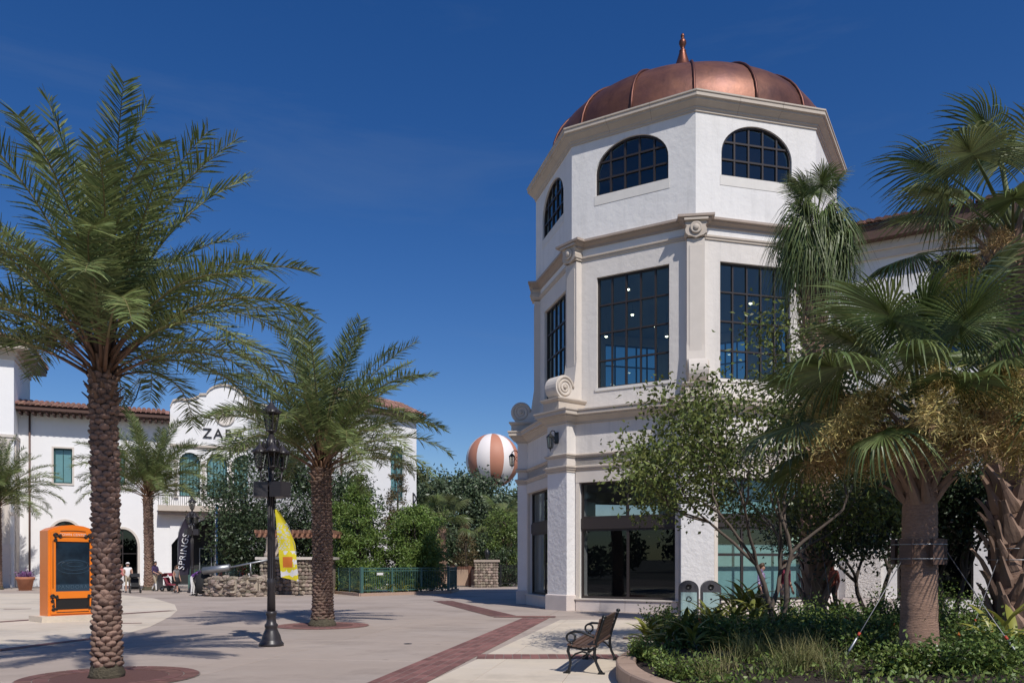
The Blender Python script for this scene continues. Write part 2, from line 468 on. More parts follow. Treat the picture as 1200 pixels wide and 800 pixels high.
def clip_convex(poly, cl):
    out = list(poly)
    n = len(cl)
    for i in range(n):
        ax, ay = cl[i]; bx, by = cl[(i + 1) % n]
        if abs(ax - bx) + abs(ay - by) < 1e-9: continue
        inp = out; out = []
        def side(p): return (bx - ax) * (p[1] - ay) - (by - ay) * (p[0] - ax)
        for j in range(len(inp)):
            p, q = inp[j], inp[(j + 1) % len(inp)]
            sp, sq = side(p), side(q)
            if sp >= 0: out.append(p)
            if (sp >= 0) != (sq >= 0):
                t = sp / (sp - sq); out.append((p[0] + t * (q[0] - p[0]), p[1] + t * (q[1] - p[1])))
        if len(out) < 3: return []
    return out

def area(p):
    return abs(sum(p[i][0] * p[(i + 1) % len(p)][1] - p[(i + 1) % len(p)][0] * p[i][1] for i in range(len(p)))) / 2

def inset(poly, d):
    """offset a convex ccw polygon inwards"""
    n = len(poly); lines = []
    for i in range(n):
        a, b = poly[i], poly[(i + 1) % n]
        dx, dy = b[0] - a[0], b[1] - a[1]; l = math.hypot(dx, dy)
        if l < 1e-6: continue
        nx, ny = -dy / l, dx / l
        lines.append((a[0] + nx * d, a[1] + ny * d, dx / l, dy / l))
    out = []
    for i in range(len(lines)):
        x1, y1, dx1, dy1 = lines[i - 1]; x2, y2, dx2, dy2 = lines[i]
        den = dx1 * dy2 - dy1 * dx2
        if abs(den) < 1e-6: out.append((x2, y2)); continue
        t = ((x2 - x1) * dy2 - (y2 - y1) * dx2) / den
        out.append((x1 + dx1 * t, y1 + dy1 * t))
    return out

def window(parent, fr, outline, us, vs, c, glass='glass', frame='frame', bw=.05, mw=.035, depth=.08, name='window', pane_c=None, panes=True):
    """a window: frame with bars at us / vs (inner bars), every pane an object"""
    mb = MB()
    inn = inset(outline, bw)
    if len(inn) == len(outline):
        n = len(outline)
        for cc in (c, c + depth):
            vv = [fr.p(a, b, cc) for a, b in outline] + [fr.p(a, b, cc) for a, b in inn]
            mb.add(vv, [(i, (i + 1) % n, n + (i + 1) % n, n + i) for i in range(n)])
        vv = [fr.p(a, b, c) for a, b in inn] + [fr.p(a, b, c + depth) for a, b in inn]
        mb.add(vv, [(i, (i + 1) % n, n + (i + 1) % n, n + i) for i in range(n)])
    u0 = min(p[0] for p in inn); u1 = max(p[0] for p in inn); v0 = min(p[1] for p in inn); v1 = max(p[1] for p in inn)
    for u in us:
        q = clip_convex(rect_poly(u - mw / 2, u + mw / 2, v0, v1), inn)
        if q: mb.prism(q, fr, c + .008, c + depth - .012)
    for v in vs:
        q = clip_convex(rect_poly(u0, u1, v - mw / 2, v + mw / 2), inn)
        if q: mb.prism(q, fr, c + .010, c + depth - .009)
    w = mb.build(name, frame, parent)
    if panes:
        ue = [u0] + list(us) + [u1]; ve = [v0] + list(vs) + [v1]
        pc = c + depth * .4 if pane_c is None else pane_c
        for i in range(len(ue) - 1):
            for j in range(len(ve) - 1):
                q = clip_convex(rect_poly(ue[i] + (mw / 2 if i else 0), ue[i + 1] - (mw / 2 if i < len(ue) - 2 else 0),
                                          ve[j] + (mw / 2 if j else 0), ve[j + 1] - (mw / 2 if j < len(ve) - 2 else 0)), inn)
                if not q or area(q) < .004: continue
                pm = MB(); vv = [fr.p(a, b, pc) for a, b in q]
                # every pane sits a hair out of true, so reflections break from pane to pane
                ta, tb = rnd.uniform(-.005, .005), rnd.uniform(-.005, .005)
                cu = sum(a for a, b in q) / len(q); cv = sum(b for a, b in q) / len(q)
                vv = [fr.p(a, b, pc + (a - cu) * ta + (b - cv) * tb) for a, b in q]
                pm.add(vv, [tuple(range(len(q)))])
                pm.build('pane', glass, w)
    return w

def np_mesh(name, V, F, mats, smooth=False, mi=None):
    """mesh from numpy: V (n,3), F (m,4) quads"""
    me = bpy.data.meshes.new(name)
    V = np.asarray(V, dtype=np.float32); F = np.asarray(F, dtype=np.int32)
    me.vertices.add(len(V)); me.vertices.foreach_set("co", V.ravel())
    k = F.shape[1]
    me.loops.add(F.size); me.loops.foreach_set("vertex_index", F.ravel())
    me.polygons.add(len(F)); me.polygons.foreach_set("loop_start", np.arange(0, F.size, k, dtype=np.int32))
    if mi is not None: me.polygons.foreach_set("material_index", np.asarray(mi, dtype=np.int32))
    if not isinstance(mats, (list, tuple)): mats = [mats]
    for m in mats: me.materials.append(M[m])
    me.update(calc_edges=True); me.validate()
    return me

def unit(a):
    return a / np.maximum(np.linalg.norm(a, axis=-1, keepdims=True), 1e-9)

def leaf_arrays(P, D, ln, wd, rng, fold=.25, curl=.2):
    """diamond leaves at P pointing along D; ln, wd arrays; two quads... returned as V, F (quads of a folded leaf)"""
    n = len(P)
    D = unit(D)
    r = rng.normal(size=(n, 3))
    S = unit(np.cross(D, r)); N = np.cross(S, D)
    ln = np.broadcast_to(ln, (n,))[:, None]; wd = np.broadcast_to(wd, (n,))[:, None]
    base = P; tip = P + D * ln - N * ln * curl
    mid = P + D * ln * .5
    l = mid + S * wd * .5 + N * wd * fold; rr = mid - S * wd * .5 + N * wd * fold
    V = np.stack([base, l, tip, rr], 1).reshape(-1, 3)
    F = np.arange(4 * n).reshape(n, 4)
    return V, F

def text_mesh(body, size, mat_, depth=0.0, align='CENTER', shear=0.0, spacing=1.0, offset=0.0):
    cu = bpy.data.curves.new('lettering', 'FONT'); cu.body = body; cu.size = size; cu.extrude = depth
    cu.align_x = align; cu.align_y = 'CENTER'; cu.shear = shear; cu.space_character = spacing; cu.offset = offset
    cu.resolution_u = 3
    ob = bpy.data.objects.new('lettering', cu); COL.objects.link(ob)
    bpy.context.view_layer.update()
    dg = bpy.context.evaluated_depsgraph_get()
    me = bpy.data.meshes.new_from_object(ob.evaluated_get(dg))
    bpy.data.objects.remove(ob)
    me.materials.clear(); me.materials.append(M[mat_])
    return me

def frame_matrix(fr, a, b, c, org=None):
    p = fr.p(a, b, c) - (org or Vector((0, 0, 0)))
    m = Matrix((fr.u, fr.v, fr.w)).transposed().to_4x4()
    m.translation = p
    return m

def gp(px, py, h=0.0):
    """point on a level h seen at photo pixel px, py"""
    z = 950 * (1.65 - h) / (py - 660)
    return (px - 600) * z / 950, z
# ------------------------------------------------------------------ corner tower
TC = Vector((6.91, 32.83, 0))
TA0 = math.radians(-97.8)
def cdir(i):
    a = TA0 + i * PI / 4
    return Vector((math.cos(a), math.sin(a), 0))
def facefr(i, R):
    a, b = TC + cdir(i) * R, TC + cdir(i + 1) * R
    f = Fr(a, b - a); f.len = (b - a).length
    return f
def outline(ap, pf=None, hw=0.0):
    """octagon of apothem ap with piers whose faces stand pf from the centre, 2*hw wide, at the corners"""
    pts = []
    for i in range(8):
        e = cdir(i); t = Vector((-e.y, e.x, 0))
        if pf is None:
            pts.append(TC + e * ap / math.cos(PI / 8)); continue
        fin = facefr(i - 1, ap / math.cos(PI / 8)); fout = facefr(i, ap / math.cos(PI / 8))
        # side line of the pier: e*s -+ t*hw meets the wall at s
        def hit(sgn):
            n = cdir(i + sgn * .5)
            # (e*s + t*hw*sgn).n = ap
            return (ap - hw * sgn * t.dot(n)) / e.dot(n)
        pts += [TC + e * hit(-1) - t * hw, TC + e * pf - t * hw, TC + e * pf + t * hw, TC + e * hit(1) + t * hw]
    return pts
def sweep(mb, fn, prof, m=0):
    """prof: list of (outset, height)"""
    rings = [[p + Vector((0, 0, h)) for p in fn(d)] for d, h in prof]
    mb.rings(rings, m)

tower = thing('corner_tower', 'white octagonal corner tower with copper dome, tall gridded windows and storefront base', 'building', (TC.x, TC.y, 0))
cA = math.cos(PI / 8)
AP1 = 5.98; PF1 = 6.67; HW1 = .525          # ground storey
R2 = 5.88; AP2 = R2 * cA; PF2 = 6.01; HW2 = .29   # second storey
R3 = 5.97; AP3 = R3 * cA                     # attic drum
base_o = lambda d: outline(AP1 + d, PF1 + d, HW1 + d)
mid_o = lambda d: outline(AP2 + d, PF2 + d, HW2 + d)
drum_o = lambda d: outline(AP3 + d)

# --- ground storey
R1 = AP1 / cA
for i in range(8):
    fr = facefr(i, R1)
    c = fr.len / 2
    mb = MB()
    mb.panel(fr, rect_poly(.2, fr.len - .2, .38, 6.6), [rect_poly(.72, fr.len - .72, .42, 4.5)], -.35, 0)
    mb.build('wall', 'stucco', tower)
    # pale stone lining round the opening
    mb = MB()
    mb.box(fr, .60, .725, .40, 4.5, -.06, .05); mb.box(fr, fr.len - .725, fr.len - .60, .40, 4.5, -.06, .05)
    mb.box(fr, .60, fr.len - .60, 4.497, 4.87, -.06, .06)
    mb.build('opening_surround', 'cast_lt', tower)
    # plinth panels below the glass
    pc = [.62 + k * (fr.len - 1.24) / 4 for k in range(5)]
    for k in range(4):
        mb = MB(); mb.box(fr, pc[k] + .006, pc[k + 1] - .006, 0, .385, -.2, .10)
        mb.build('plinth_panel', 'plinth', tower)
    mb = MB(); mb.box(fr, .60, fr.len - .60, .386, .43, -.3, .14)
    mb.build('sill', 'cast_lt', tower)
    vis = i in (7, 0, 6, 1)
    teal = i in (0, 1)
    us = [c] if i != 0 else [c - .75, c + .75]
    # storefront: lower lights, dark transom band, upper lights
    window(tower, fr, rect_poly(.73, fr.len - .73, .44, 2.86), us, [1.95] if i == 0 else [], -.22, glass='glass_teal' if i == 0 else 'glass_dk', bw=.07, mw=.09, name='storefront_window', panes=vis)
    if i == 0:
        mb = MB(); mb.box(fr, .73, fr.len - .73, .44, 2.3, -.62, -.58); mb.build('blind', 'interior_teal', tower)
        mb = MB(); mb.box(fr, .73, fr.len - .73, 3.24, 4.49, -.62, -.58); mb.build('blind', 'interior_teal', tower)
    mb = MB(); mb.box(fr, .73, fr.len - .73, 2.862, 3.238, -.25, -.10); mb.build('transom_band', 'frame', tower)
    window(tower, fr, rect_poly(.73, fr.len - .73, 3.24, 4.49), us, [], -.22, glass='glass_teal' if i == 0 else 'glass_dk', bw=.07, mw=.06, name='transom_window', panes=vis)
for i in range(8):
    e = cdir(i); t = Vector((-e.y, e.x, 0))
    fr = Fr(TC, t, (0, 0, 1), e)
    mb = MB(); mb.box(fr, -HW1, HW1, .56, 4.95, 5.7, PF1)
    mb.build('pier', 'stucco_rough', tower)
    mb = MB(); mb.box(fr, -HW1 - .05, HW1 + .05, 0, .50, 5.7, PF1 + .06)
    mb.rings([[fr.p(a, b, c) for a, c in ((-HW1 - d, 5.7), (HW1 + d, 5.7), (HW1 + d, PF1 + d + .005), (-HW1 - d, PF1 + d + .005))] for d, b in ((.05, .50), (.05, .53), (.002, .562))], cap1=True)
    mb.build('pier_base', 'plinth', tower)
# entablature of the ground storey (follows the piers)
mb = MB(); sweep(mb, base_o, [(0, 4.86), (.03, 4.865), (.03, 4.93), (.07, 4.95), (.07, 5.0), (.11, 5.02), (.11, 5.07), (0.02, 5.10)]); mb.build('lower_band', 'cast', tower)
mb = MB(); sweep(mb, base_o, [(.0, 5.09), (.0, 5.40)]); mb.build('architrave', 'cast_lt', tower)
mb = MB(); sweep(mb, base_o, [(.01, 5.385), (.05, 5.39), (.05, 5.43), (.09, 5.45), (.09, 5.49), (.01, 5.52)]); mb.build('string_course', 'cast', tower)
mb = MB(); sweep(mb, base_o, [(.004, 5.51), (.004, 6.58)]); mb.build('frieze', 'stucco_warm', tower)
mb = MB(); sweep(mb, base_o, [(.0, 6.56), (.05, 6.565), (.05, 6.64), (.09, 6.66), (.16, 6.73), (.24, 6.78), (.24, 6.82), (.33, 6.84), (.33, 6.96), (.37, 6.98), (.37, 7.03), (.2, 7.06)])
ring = [[p + Vector((0, 0, 7.06)) for p in base_o(.2)], [p + Vector((0, 0, 7.10)) for p in base_o(-.62)]]
mb.rings(ring); mb.build('main_cornice', 'cast', tower)
# --- wall lanterns on the pier frieze
def lantern_part(parent, fr, b, sc=1.0):
    """black iron bracket lantern"""
    mb = MB()
    mb.box(fr, -.10, .10, b + .18, b + .58, 0, .03)
    arm = [fr.p(0, b + .5, .02), fr.p(0, b + .62, .12), fr.p(0, b + .63, .22), fr.p(0, b + .55, .30)]
    mb.tube(arm, .018, 6)
    arm = [fr.p(0, b + .25, .02), fr.p(0, b + .2, .1), fr.p(0, b + .28, .16), fr.p(0, b + .36, .12), fr.p(0, b + .33, .08)]
    mb.tube(arm, .014, 6)
    ax = Fr(fr.p(0, 0, .30), fr.u, fr.w, (0, 0, 1))
    c = fr.p(0, b, .30)
    mb.lathe([(.0, .60), (.02, .56), (.015, .52), (.05, .50), (.10, .45), (.145, .40), (.145, .385)], c, 6, ax=ax, sm=False)
    mb.lathe([(.0, -.12), (.02, -.09), (.012, -.05), (.05, -.02), (.095, .0), (.095, .02)], c, 6, ax=ax, sm=False)
    for k in range(6):
        a = 2 * PI * k / 6
        d = fr.u * math.cos(a) + fr.w * math.sin(a)
        mb.tube([c + d * .09 + Vector((0, 0, .01)), c + d * .125 + Vector((0, 0, .39))], .012, 4, sm=False)
    w = mb.build('wall_lantern', 'iron', parent)
    g = MB(); g.lathe([(.075, .02), (.108, .385)], c, 6, ax=ax, sm=False); g.build('lantern_glass', 'lanternglass', w)
for i in (6, 7, 0, 1):
    e = cdir(i); t = Vector((-e.y, e.x, 0))
    lantern_part(tower, Fr(TC + e * (PF1 + .005), t, (0, 0, 1), e), 5.72)

# --- second storey
for i in range(8):
    fr = facefr(i, R2); c = fr.len / 2; h = 1.34
    mb = MB(); mb.panel(fr, rect_poly(0, fr.len, 7.05, 12.5), [rect_poly(c - h, c + h, 7.86, 11.80)], -.32, 0)
    mb.build('wall', 'stucco_warm', tower)
    us = [c - h + 2 * h * k / 5 for k in range(1, 5)]; vs = [7.86 + 3.94 * k / 4 for k in range(1, 4)]
    window(tower, fr, rect_poly(c - h, c + h, 7.86, 11.80), us, vs, -.20, bw=.06, mw=.055, depth=.1, panes=True)
    mb = MB(); mb.box(fr, c - h - .06, c + h + .06, 7.76, 7.862, -.1, .035); mb.build('sill', 'sillstucco', tower)
# pilasters with capitals and scroll brackets
def spiral(r0, turns, n):
    out = []
    for k in range(n + 1):
        t = k / n
        a = t * turns * 2 * PI
        out.append((r0 * (1 - .86 * t), a))
    return out
for i in range(8):
    e = cdir(i); t = Vector((-e.y, e.x, 0))
    fr = Fr(TC, t, (0, 0, 1), e)
    mb = MB(); mb.box(fr, -HW2, HW2, 7.05, 12.43, 5.3, PF2)
    pil = mb.build('pilaster', 'cast_lt', tower)
    mb = MB(); mb.box(fr, -HW2 + .08, HW2 - .08, 8.0, 12.2, PF2 - .01, PF2 + .02)
    mb.build('pilaster_panel', 'cast_lt', pil)
    # capital
    mb = MB()
    F = PF2
    poly = [(-.40, 12.98), (-.42, 12.88), (-.36, 12.80), (-.42, 12.70), (-.40, 12.58), (-.30, 12.50), (-.16, 12.47), (0, 12.42), (.16, 12.47), (.30, 12.50), (.40, 12.58), (.42, 12.70), (.36, 12.80), (.42, 12.88), (.40, 12.98)]
    poly = [(x * .84, y) for x, y in poly]
    mb.prism(poly[::-1], fr, F - .3, F + .11)
    mb.box(fr, -.39, .39, 12.975, 13.05, F - .3, F + .2)
    ax = Fr(fr.p(0, 0, 0), fr.u, fr.v, fr.w)
    mb.lathe([(.20, F + .12), (.20, F + .16), (.17, F + .17), (.13, F + .15), (.10, F + .15), (.09, F + .19), (.05, F + .21), (0, F + .21)], fr.p(0, 12.74, 0) - ax.w * 0, 16, ax=Fr(fr.p(0, 0, 0), fr.u, fr.v, fr.w))
    mb.build('capital', 'cast', tower)
    # pedestal block
    mb = MB(); mb.box(fr, -.42, .42, 7.06, 7.34, 5.7, 6.95)
    mb.rings([[fr.p(a, b, c) for a, c in ((-.42 - d, 5.7), (.42 + d, 5.7), (.42 + d, 6.95 + d), (-.42 - d, 6.95 + d))] for d, b in ((.002, 7.335), (.05, 7.36), (.09, 7.42), (.09, 7.46), (.0, 7.47))], cap1=True)
    mb.build('pedestal', 'cast', tower)
    # volute
    mb = MB()
    cx, cz, r0 = 6.56, 7.88, .42
    sweep_pts = [(5.95, 9.25), (6.02, 8.7), (6.10, 8.2), (6.14, 7.85), (6.22, 7.62), (6.36, 7.50)]
    body = [(cx + r0 * math.cos(a), cz + r0 * math.sin(a)) for a in [math.radians(250 + k * 15) for k in range(0, 22)]]
    tail = [(5.9, 7.47), (6.56, 7.47)] + [(cx + r0 * math.cos(math.radians(x)), cz + r0 * math.sin(math.radians(x))) for x in range(-80, 181, 15)] + [(6.13, 8.02), (6.09, 8.3), (6.03, 8.7), (5.97, 9.3), (5.9, 9.3)]
    side = Fr(TC, e, (0, 0, 1), t)
    mb.prism(tail, side, -.30, .30)
    v = mb.build('scroll_bracket', 'cast_lt', tower)
    mb = MB()
    for sgn in (-1, 1):
        sp = spiral(.385, 2.6, 64)
        pts = [side.p(cx + r * math.cos(PI - a), cz + r * math.sin(PI - a), sgn * .30) for r, a in sp]
        mb.tube(pts, [.05 - .028 * k / 64 for k in range(65)], 6)
        mb.lathe([(.075, .29), (.07, .34), (.03, .36), (0, .36)], side.p(cx, cz, 0), 12, ax=Fr((0, 0, 0), e, (0, 0, 1), t * sgn))
    mb.build('volute_spiral', 'cast', v)
# entablature between second storey and drum
mb = MB(); sweep(mb, mid_o, [(.004, 12.47), (.04, 12.48), (.04, 12.53), (.075, 12.56), (.075, 12.62), (.0, 12.64)]); mb.build('lower_moulding', 'cast', tower)
mb = MB(); sweep(mb, mid_o, [(.002, 12.63), (.002, 12.90)]); mb.build('frieze', 'stucco', tower)
mb = MB(); sweep(mb, lambda d: outline(AP2 + d, PF2 + d * .9, HW2 + .06 + d), [(.0, 12.88), (.05, 12.89), (.05, 12.95), (.10, 12.99), (.17, 13.03), (.17, 13.06), (.25, 13.08), (.25, 13.16), (.1, 13.19)])
mb.rings([[p + Vector((0, 0, 13.19)) for p in outline(AP2 + .1, PF2 + .09, HW2 + .16)], [p + Vector((0, 0, 13.22)) for p in outline(AP2 - .5, PF2 - .5, HW2)]])
mb.build('drum_cornice', 'cast_dk', tower)

# --- attic drum
for i in range(8):
    fr = facefr(i, R3); c = fr.len / 2; h = 1.34
    ol = arch_poly(c - h, c + h, 14.65, 15.42, 16.44, 24)
    mb = MB(); mb.panel(fr, rect_poly(0, fr.len, 13.1, 16.75), [ol] if i != 1 else [], -.32, 0); mb.build('wall', 'stucco', tower)
    if i == 1: continue
    us = [c - h + 2 * h * k / 5 for k in range(1, 5)]; vs = [15.24, 15.83]
    window(tower, fr, ol, us, vs, -.17, frame='frame', bw=.06, mw=.06, depth=.1, name='arched_window')
    mb = MB(); mb.box(fr, c - h - .05, c + h + .05, 14.32, 14.652, -.1, .012); mb.build('sill_panel', 'sillstucco', tower)
prof = [(.0, 16.64), (.04, 16.65), (.04, 16.72), (.08, 16.75), (.08, 16.80), (.12, 16.83), (.21, 16.91), (.26, 16.94), (.26, 16.99), (.33, 17.02), (.33, 17.13), (.36, 17.15), (.36, 17.20), (.25, 17.23)]
for i in range(8):
    # the crown cornice is laid in separate stones, three a side
    fr = facefr(i, R3)
    cuts = [0, 1 / 3, 2 / 3, 1]
    for k in range(3):
        mb = MB(); rr = []
        for d, hgt in prof + [(-.9, 17.24)]:
            a = outline(AP3 + d); p, q = a[i], a[(i + 1) % 8]
            g0 = cuts[k]; g1 = cuts[k + 1] - (.0016 if k < 2 else 0)
            rr.append([p.lerp(q, g0) + Vector((0, 0, hgt)), p.lerp(q, g1) + Vector((0, 0, hgt))])
        vs = [v for r in rr for v in r]; n = len(rr)
        mb.add(vs, [(2 * j, 2 * j + 1, 2 * j + 3, 2 * j + 2) for j in range(n - 1)])
        mb.build('cornice_stone', 'cast', tower)

# --- copper dome of sixteen pans with raised seams
RD, HD, ZD = 5.50, 2.95, 17.2
EX = 2 / 2.4
def dome_pt(a, t, bulge=0.0):
    r = RD * max(0, math.cos(t)) ** EX + bulge; z = ZD + (HD + bulge) * max(0, math.sin(t)) ** EX
    return Vector((TC.x + r * math.cos(a), TC.y + r * math.sin(a), z))
NT = 12
for k in range(16):
    a0 = TA0 + k * PI / 8; a1 = a0 + PI / 8
    mb = MB(); vs = []; W_ = 8
    for j in range(NT + 1):
        t = (PI / 2 - .16) * j / NT
        for w in range(W_ + 1):
            s = w / W_
            p = dome_pt(a0, t).lerp(dome_pt(a1, t), s)
            bl = .13 * math.sin(PI * s) * math.cos(t)
            rad = Vector((p.x - TC.x, p.y - TC.y, 0)).normalized()
            vs.append(p + rad * bl * .8 + Vector((0, 0, bl * .25 * math.sin(t))))
    mb.add(vs, [(j * (W_ + 1) + w, j * (W_ + 1) + w + 1, (j + 1) * (W_ + 1) + w + 1, (j + 1) * (W_ + 1) + w) for j in range(NT) for w in range(W_)], sm=True)
    mb.build('dome_panel', 'copper', tower)
    mb = MB(); mb.tube([dome_pt(a0, (PI / 2 - .16) * j / 14, .03) for j in range(15)], .05, 6)
    mb.build('dome_rib', 'copper_rib', tower)
mb = MB(); mb.lathe([(5.6, 0), (5.6, .05), (5.45, .09), (5.3, .09)], (TC.x, TC.y, 17.2), 16, ph=TA0); mb.build('dome_flashing', 'copper_dk', tower)
zf = ZD + HD + .45
mb = MB()
mb.lathe([(1.15, -.62), (1.1, -.30), (.95, -.1), (.9, .05), (.7, .12), (.55, .35), (.52, .8), (.56, .84)], (TC.x, TC.y, zf), 16)
n = 24
ring_ = []
for k in range(n):
    a = 2 * PI * k / n
    mb.tube([Vector((TC.x + .50 * math.cos(a), TC.y + .50 * math.sin(a), zf + .6)), Vector((TC.x + .52 * math.cos(a), TC.y + .52 * math.sin(a), zf + .82)), Vector((TC.x + .44 * math.cos(a), TC.y + .44 * math.sin(a), zf + 1.0))], .045, 5)
mb.lathe([(.46, .9), (.47, .98), (.40, 1.02), (.32, 1.15), (.24, 1.38), (.17, 1.60), (.13, 1.75), (.14, 1.79), (.10, 1.82), (.07, 1.88), (.11, 1.98), (.15, 2.08), (.14, 2.18), (.08, 2.27), (.05, 2.31), (.08, 2.36), (.07, 2.44), (.02, 2.50), (0, 2.5)], (TC.x, TC.y, zf), 16)
mb.build('finial', 'copper_dk', tower)

# --- inside: floors, ceiling and little downlights seen through the glass
mb = MB()
for h, r in ((.02, 5.6), (4.95, 5.6), (12.15, 5.4)):
    o = outline(r * cA); mb.rings([[p + Vector((0, 0, h)) for p in o], [p + Vector((0, 0, h + .3)) for p in o]], cap0=True, cap1=True)
o = outline(5.2)
mb.build('floor_slab', 'interior_mid', tower)
mb = MB(); o = outline(3.6)
mb.rings([[p + Vector((0, 0, .3)) for p in o], [p + Vector((0, 0, 3.1)) for p in o]], cap1=True)
mb.build('blackout_partition', 'interior', tower)  # near-black screen added to keep the ground floor dark behind the glass
mb = MB()
mb.lathe([(.45, 7.0 - 1.75), (.45, 12.15)], (TC.x + .8, TC.y - .6, 0), 12)
mb.build('inner_column', 'interior_mid', tower)
lr = random.Random(3)
for k in range(16):
    a = lr.uniform(0, 2 * PI); r = lr.uniform(1.2, 4.4)
    x, y = TC.x + r * math.cos(a), TC.y + r * math.sin(a); zc = lr.choice((11.5, 11.2, 11.75))
    mb = MB(); mb.tube([(x, y, 12.16), (x, y, zc)], .012, 5); mb.lathe([(.05, .16), (.075, .1), (.08, 0), (.06, -.01)], (x, y, zc), 10)
    d = mb.build('ceiling_downlight', 'interior_mid', tower)
    mb = MB(); mb.lathe([(.0, .0), (.058, 0), (.05, -.03), (0, -.045)], (x, y, zc - .012), 10); mb.build('bulb', 'lampglow', d)

# ------------------------------------------------------------------ wing to the right of the tower
WD = Vector((.863, -.505, 0)); WO = TC + cdir(1) * 6.35
wing = thing('wing_building', 'white two storey wing with clay tile roof behind the palms right of the tower', 'building', (WO.x, WO.y, 0))
wf = Fr(WO, WD)     # w points to the plaza
assert wf.w.y < 0
mb = MB(); mb.panel(wf, rect_poly(-.6, 10, .0, 12.25), [rect_poly(2.2, 4.4, .5, 4.5), rect_poly(5.2, 8.8, .5, 4.5), rect_poly(3.2, 5.4, 7.9, 11.4), rect_poly(6.6, 8.8, 7.9, 11.4)], -.4, 0); mb.build('wall', 'stucco', wing)
mb = MB(); mb.box(wf, 9.98, 10.0, 0, 12.2, -9, -.41); mb.build('end_wall', 'stucco', wing)
for a, b, c0, c1 in ((2.2, 4.4, .5, 4.5), (5.2, 8.8, .5, 4.5)):
    window(wing, wf, rect_poly(a, b, c0, c1), [(a + b) / 2], [3.0], -.25, glass='glass_dk', bw=.07, mw=.07, name='storefront_window')
for a, b in ((3.2, 5.4), (6.6, 8.8)):
    window(wing, wf, rect_poly(a, b, 7.9, 11.4), [a + .55, a + 1.1, a + 1.65], [8.8, 9.7, 10.55], -.22, bw=.06, mw=.05)
mb = MB(); mb.box(wf, .65, 1.75, .52, 5.4, -.05, .16); mb.build('textured_pier', 'coral', wing)
mb = MB(); mb.box(wf, .58, 2.15, 0, .5, -.05, .22); mb.build('pier_base', 'plinth', wing)
mb = MB()
for d0, d1, h0, h1 in ((0, .06, 4.9, 5.1), (0, .1, 5.4, 5.55), (0, .12, 6.5, 6.7), (0, .3, 6.7, 7.0)): mb.box(wf, -.5, 10.05, h0, h1, -.1, d1)
mb.build('string_course', 'cast', wing)
mb = MB(); mb.box(wf, -.5, 10.05, 11.75, 12.0, -.1, .10); mb.box(wf, -.5, 10.05, 12.0, 12.26, -.1, .2); mb.build('eave_frieze', 'cast_lt', wing)
mb = MB(); mb.box(wf, -1.2, 10.3, 12.262, 12.72, -.5, .55); mb.build('eave_soffit', 'soffit', wing)
def tile_roof(mb, o, u, up, length, run, pitch=.26, step=.38, r=.10, m=0, jit=.012):
    """rows of barrel tiles: o eave corner, u along the eave, up the slope direction"""
    n = u.cross(up).normalized()
    if n.z < 0: n = -n
    cols = int(length / pitch); rows = max(1, int(run / step))
    for i in range(cols):
        for j in range(rows):
            b = o + u * (i + .5) * pitch + up * j * step + n * (.02 + rnd.uniform(0, jit))
            r0, r1 = r * 1.08, r * .9
            vs = []
            for (q, rr, lift) in ((0, r0, .03), (step * 1.12, r1, 0)):
                for k in range(5):
                    a = PI * k / 4
                    vs.append(b + up * q + u * (-math.cos(a) * rr) + n * (math.sin(a) * rr + lift))
            mb.add(vs, [(k, k + 1, k + 6, k + 5) for k in range(4)] + [(0, 1, 2, 3, 4)], m, False)
    # pans under the barrels
    vs = [o, o + u * length, o + u * length + up * run, o + up * run]
    mb.add(vs, [(0, 1, 2, 3)], m)
ue = wf.u; upw = (-wf.w * .94 + Vector((0, 0, .34))).normalized()
mb = MB(); tile_roof(mb, wf.p(-1.3, 12.74, .65), ue, upw, 11.8, 7.0); mb.build('roof_tiles', 'tile', wing, kind='stuff')
mb = MB(); mb.box(Fr(wf.p(0, 12.70, -5), ue), -1.2, 10.3, 0, .02, -3, 5.5); mb.build('roof_deck', 'soffit', wing)
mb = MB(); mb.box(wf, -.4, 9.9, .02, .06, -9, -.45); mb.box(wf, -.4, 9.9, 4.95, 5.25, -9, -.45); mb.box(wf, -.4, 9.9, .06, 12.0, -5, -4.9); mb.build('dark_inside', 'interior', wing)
mb = MB(); mb.box(Fr(wf.p(.0, 0, .005), wf.u), .30, .36, 6.9, 11.8, 0, .07); mb.build('downpipe', 'pipe', wing)
# ------------------------------------------------------------------ store building on the left
FU = Vector((1, .42, 0)).normalized(); FO = Vector((-26.1, 62, 0))
store = thing('store_building', 'white two storey building with tiled eave, curved gable and arched upper windows', 'building', (FO.x, FO.y, 0))
sf = Fr(FO, FU)
# wing: plain wall with square windows and round-headed shop windows
wing_holes = [rect_poly(-7.85, -6.65, 7.5, 10.05), rect_poly(-4.3, -3.15, 7.5, 10.05), arch_poly(-8.2, -6.0, .3, 3.3, 4.75, 16), arch_poly(-4.35, -2.3, .3, 2.9, 4.25, 16)]
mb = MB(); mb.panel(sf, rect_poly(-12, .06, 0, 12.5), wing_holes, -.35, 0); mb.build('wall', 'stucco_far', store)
for (a, b) in ((-7.85, -6.65), (-4.3, -3.15)):
    mb = MB(); t = .12
    mb.panel(sf, rect_poly(a - t, b + t, 7.5 - t, 10.05 + t), [rect_poly(a, b, 7.5, 10.05)], -.1, .06); mb.build('window_surround', 'cast_lt', store)
    w = window(store, sf, rect_poly(a, b, 7.5, 10.05), [(a + b) / 2], [], -.2, glass='glass_teal', frame='frame_teal', bw=.1, mw=.05)
    mb = MB(); mb.box(sf, a, b, 7.5, 10.05, -.34, -.3); mb.build('blind', 'interior_teal', w)
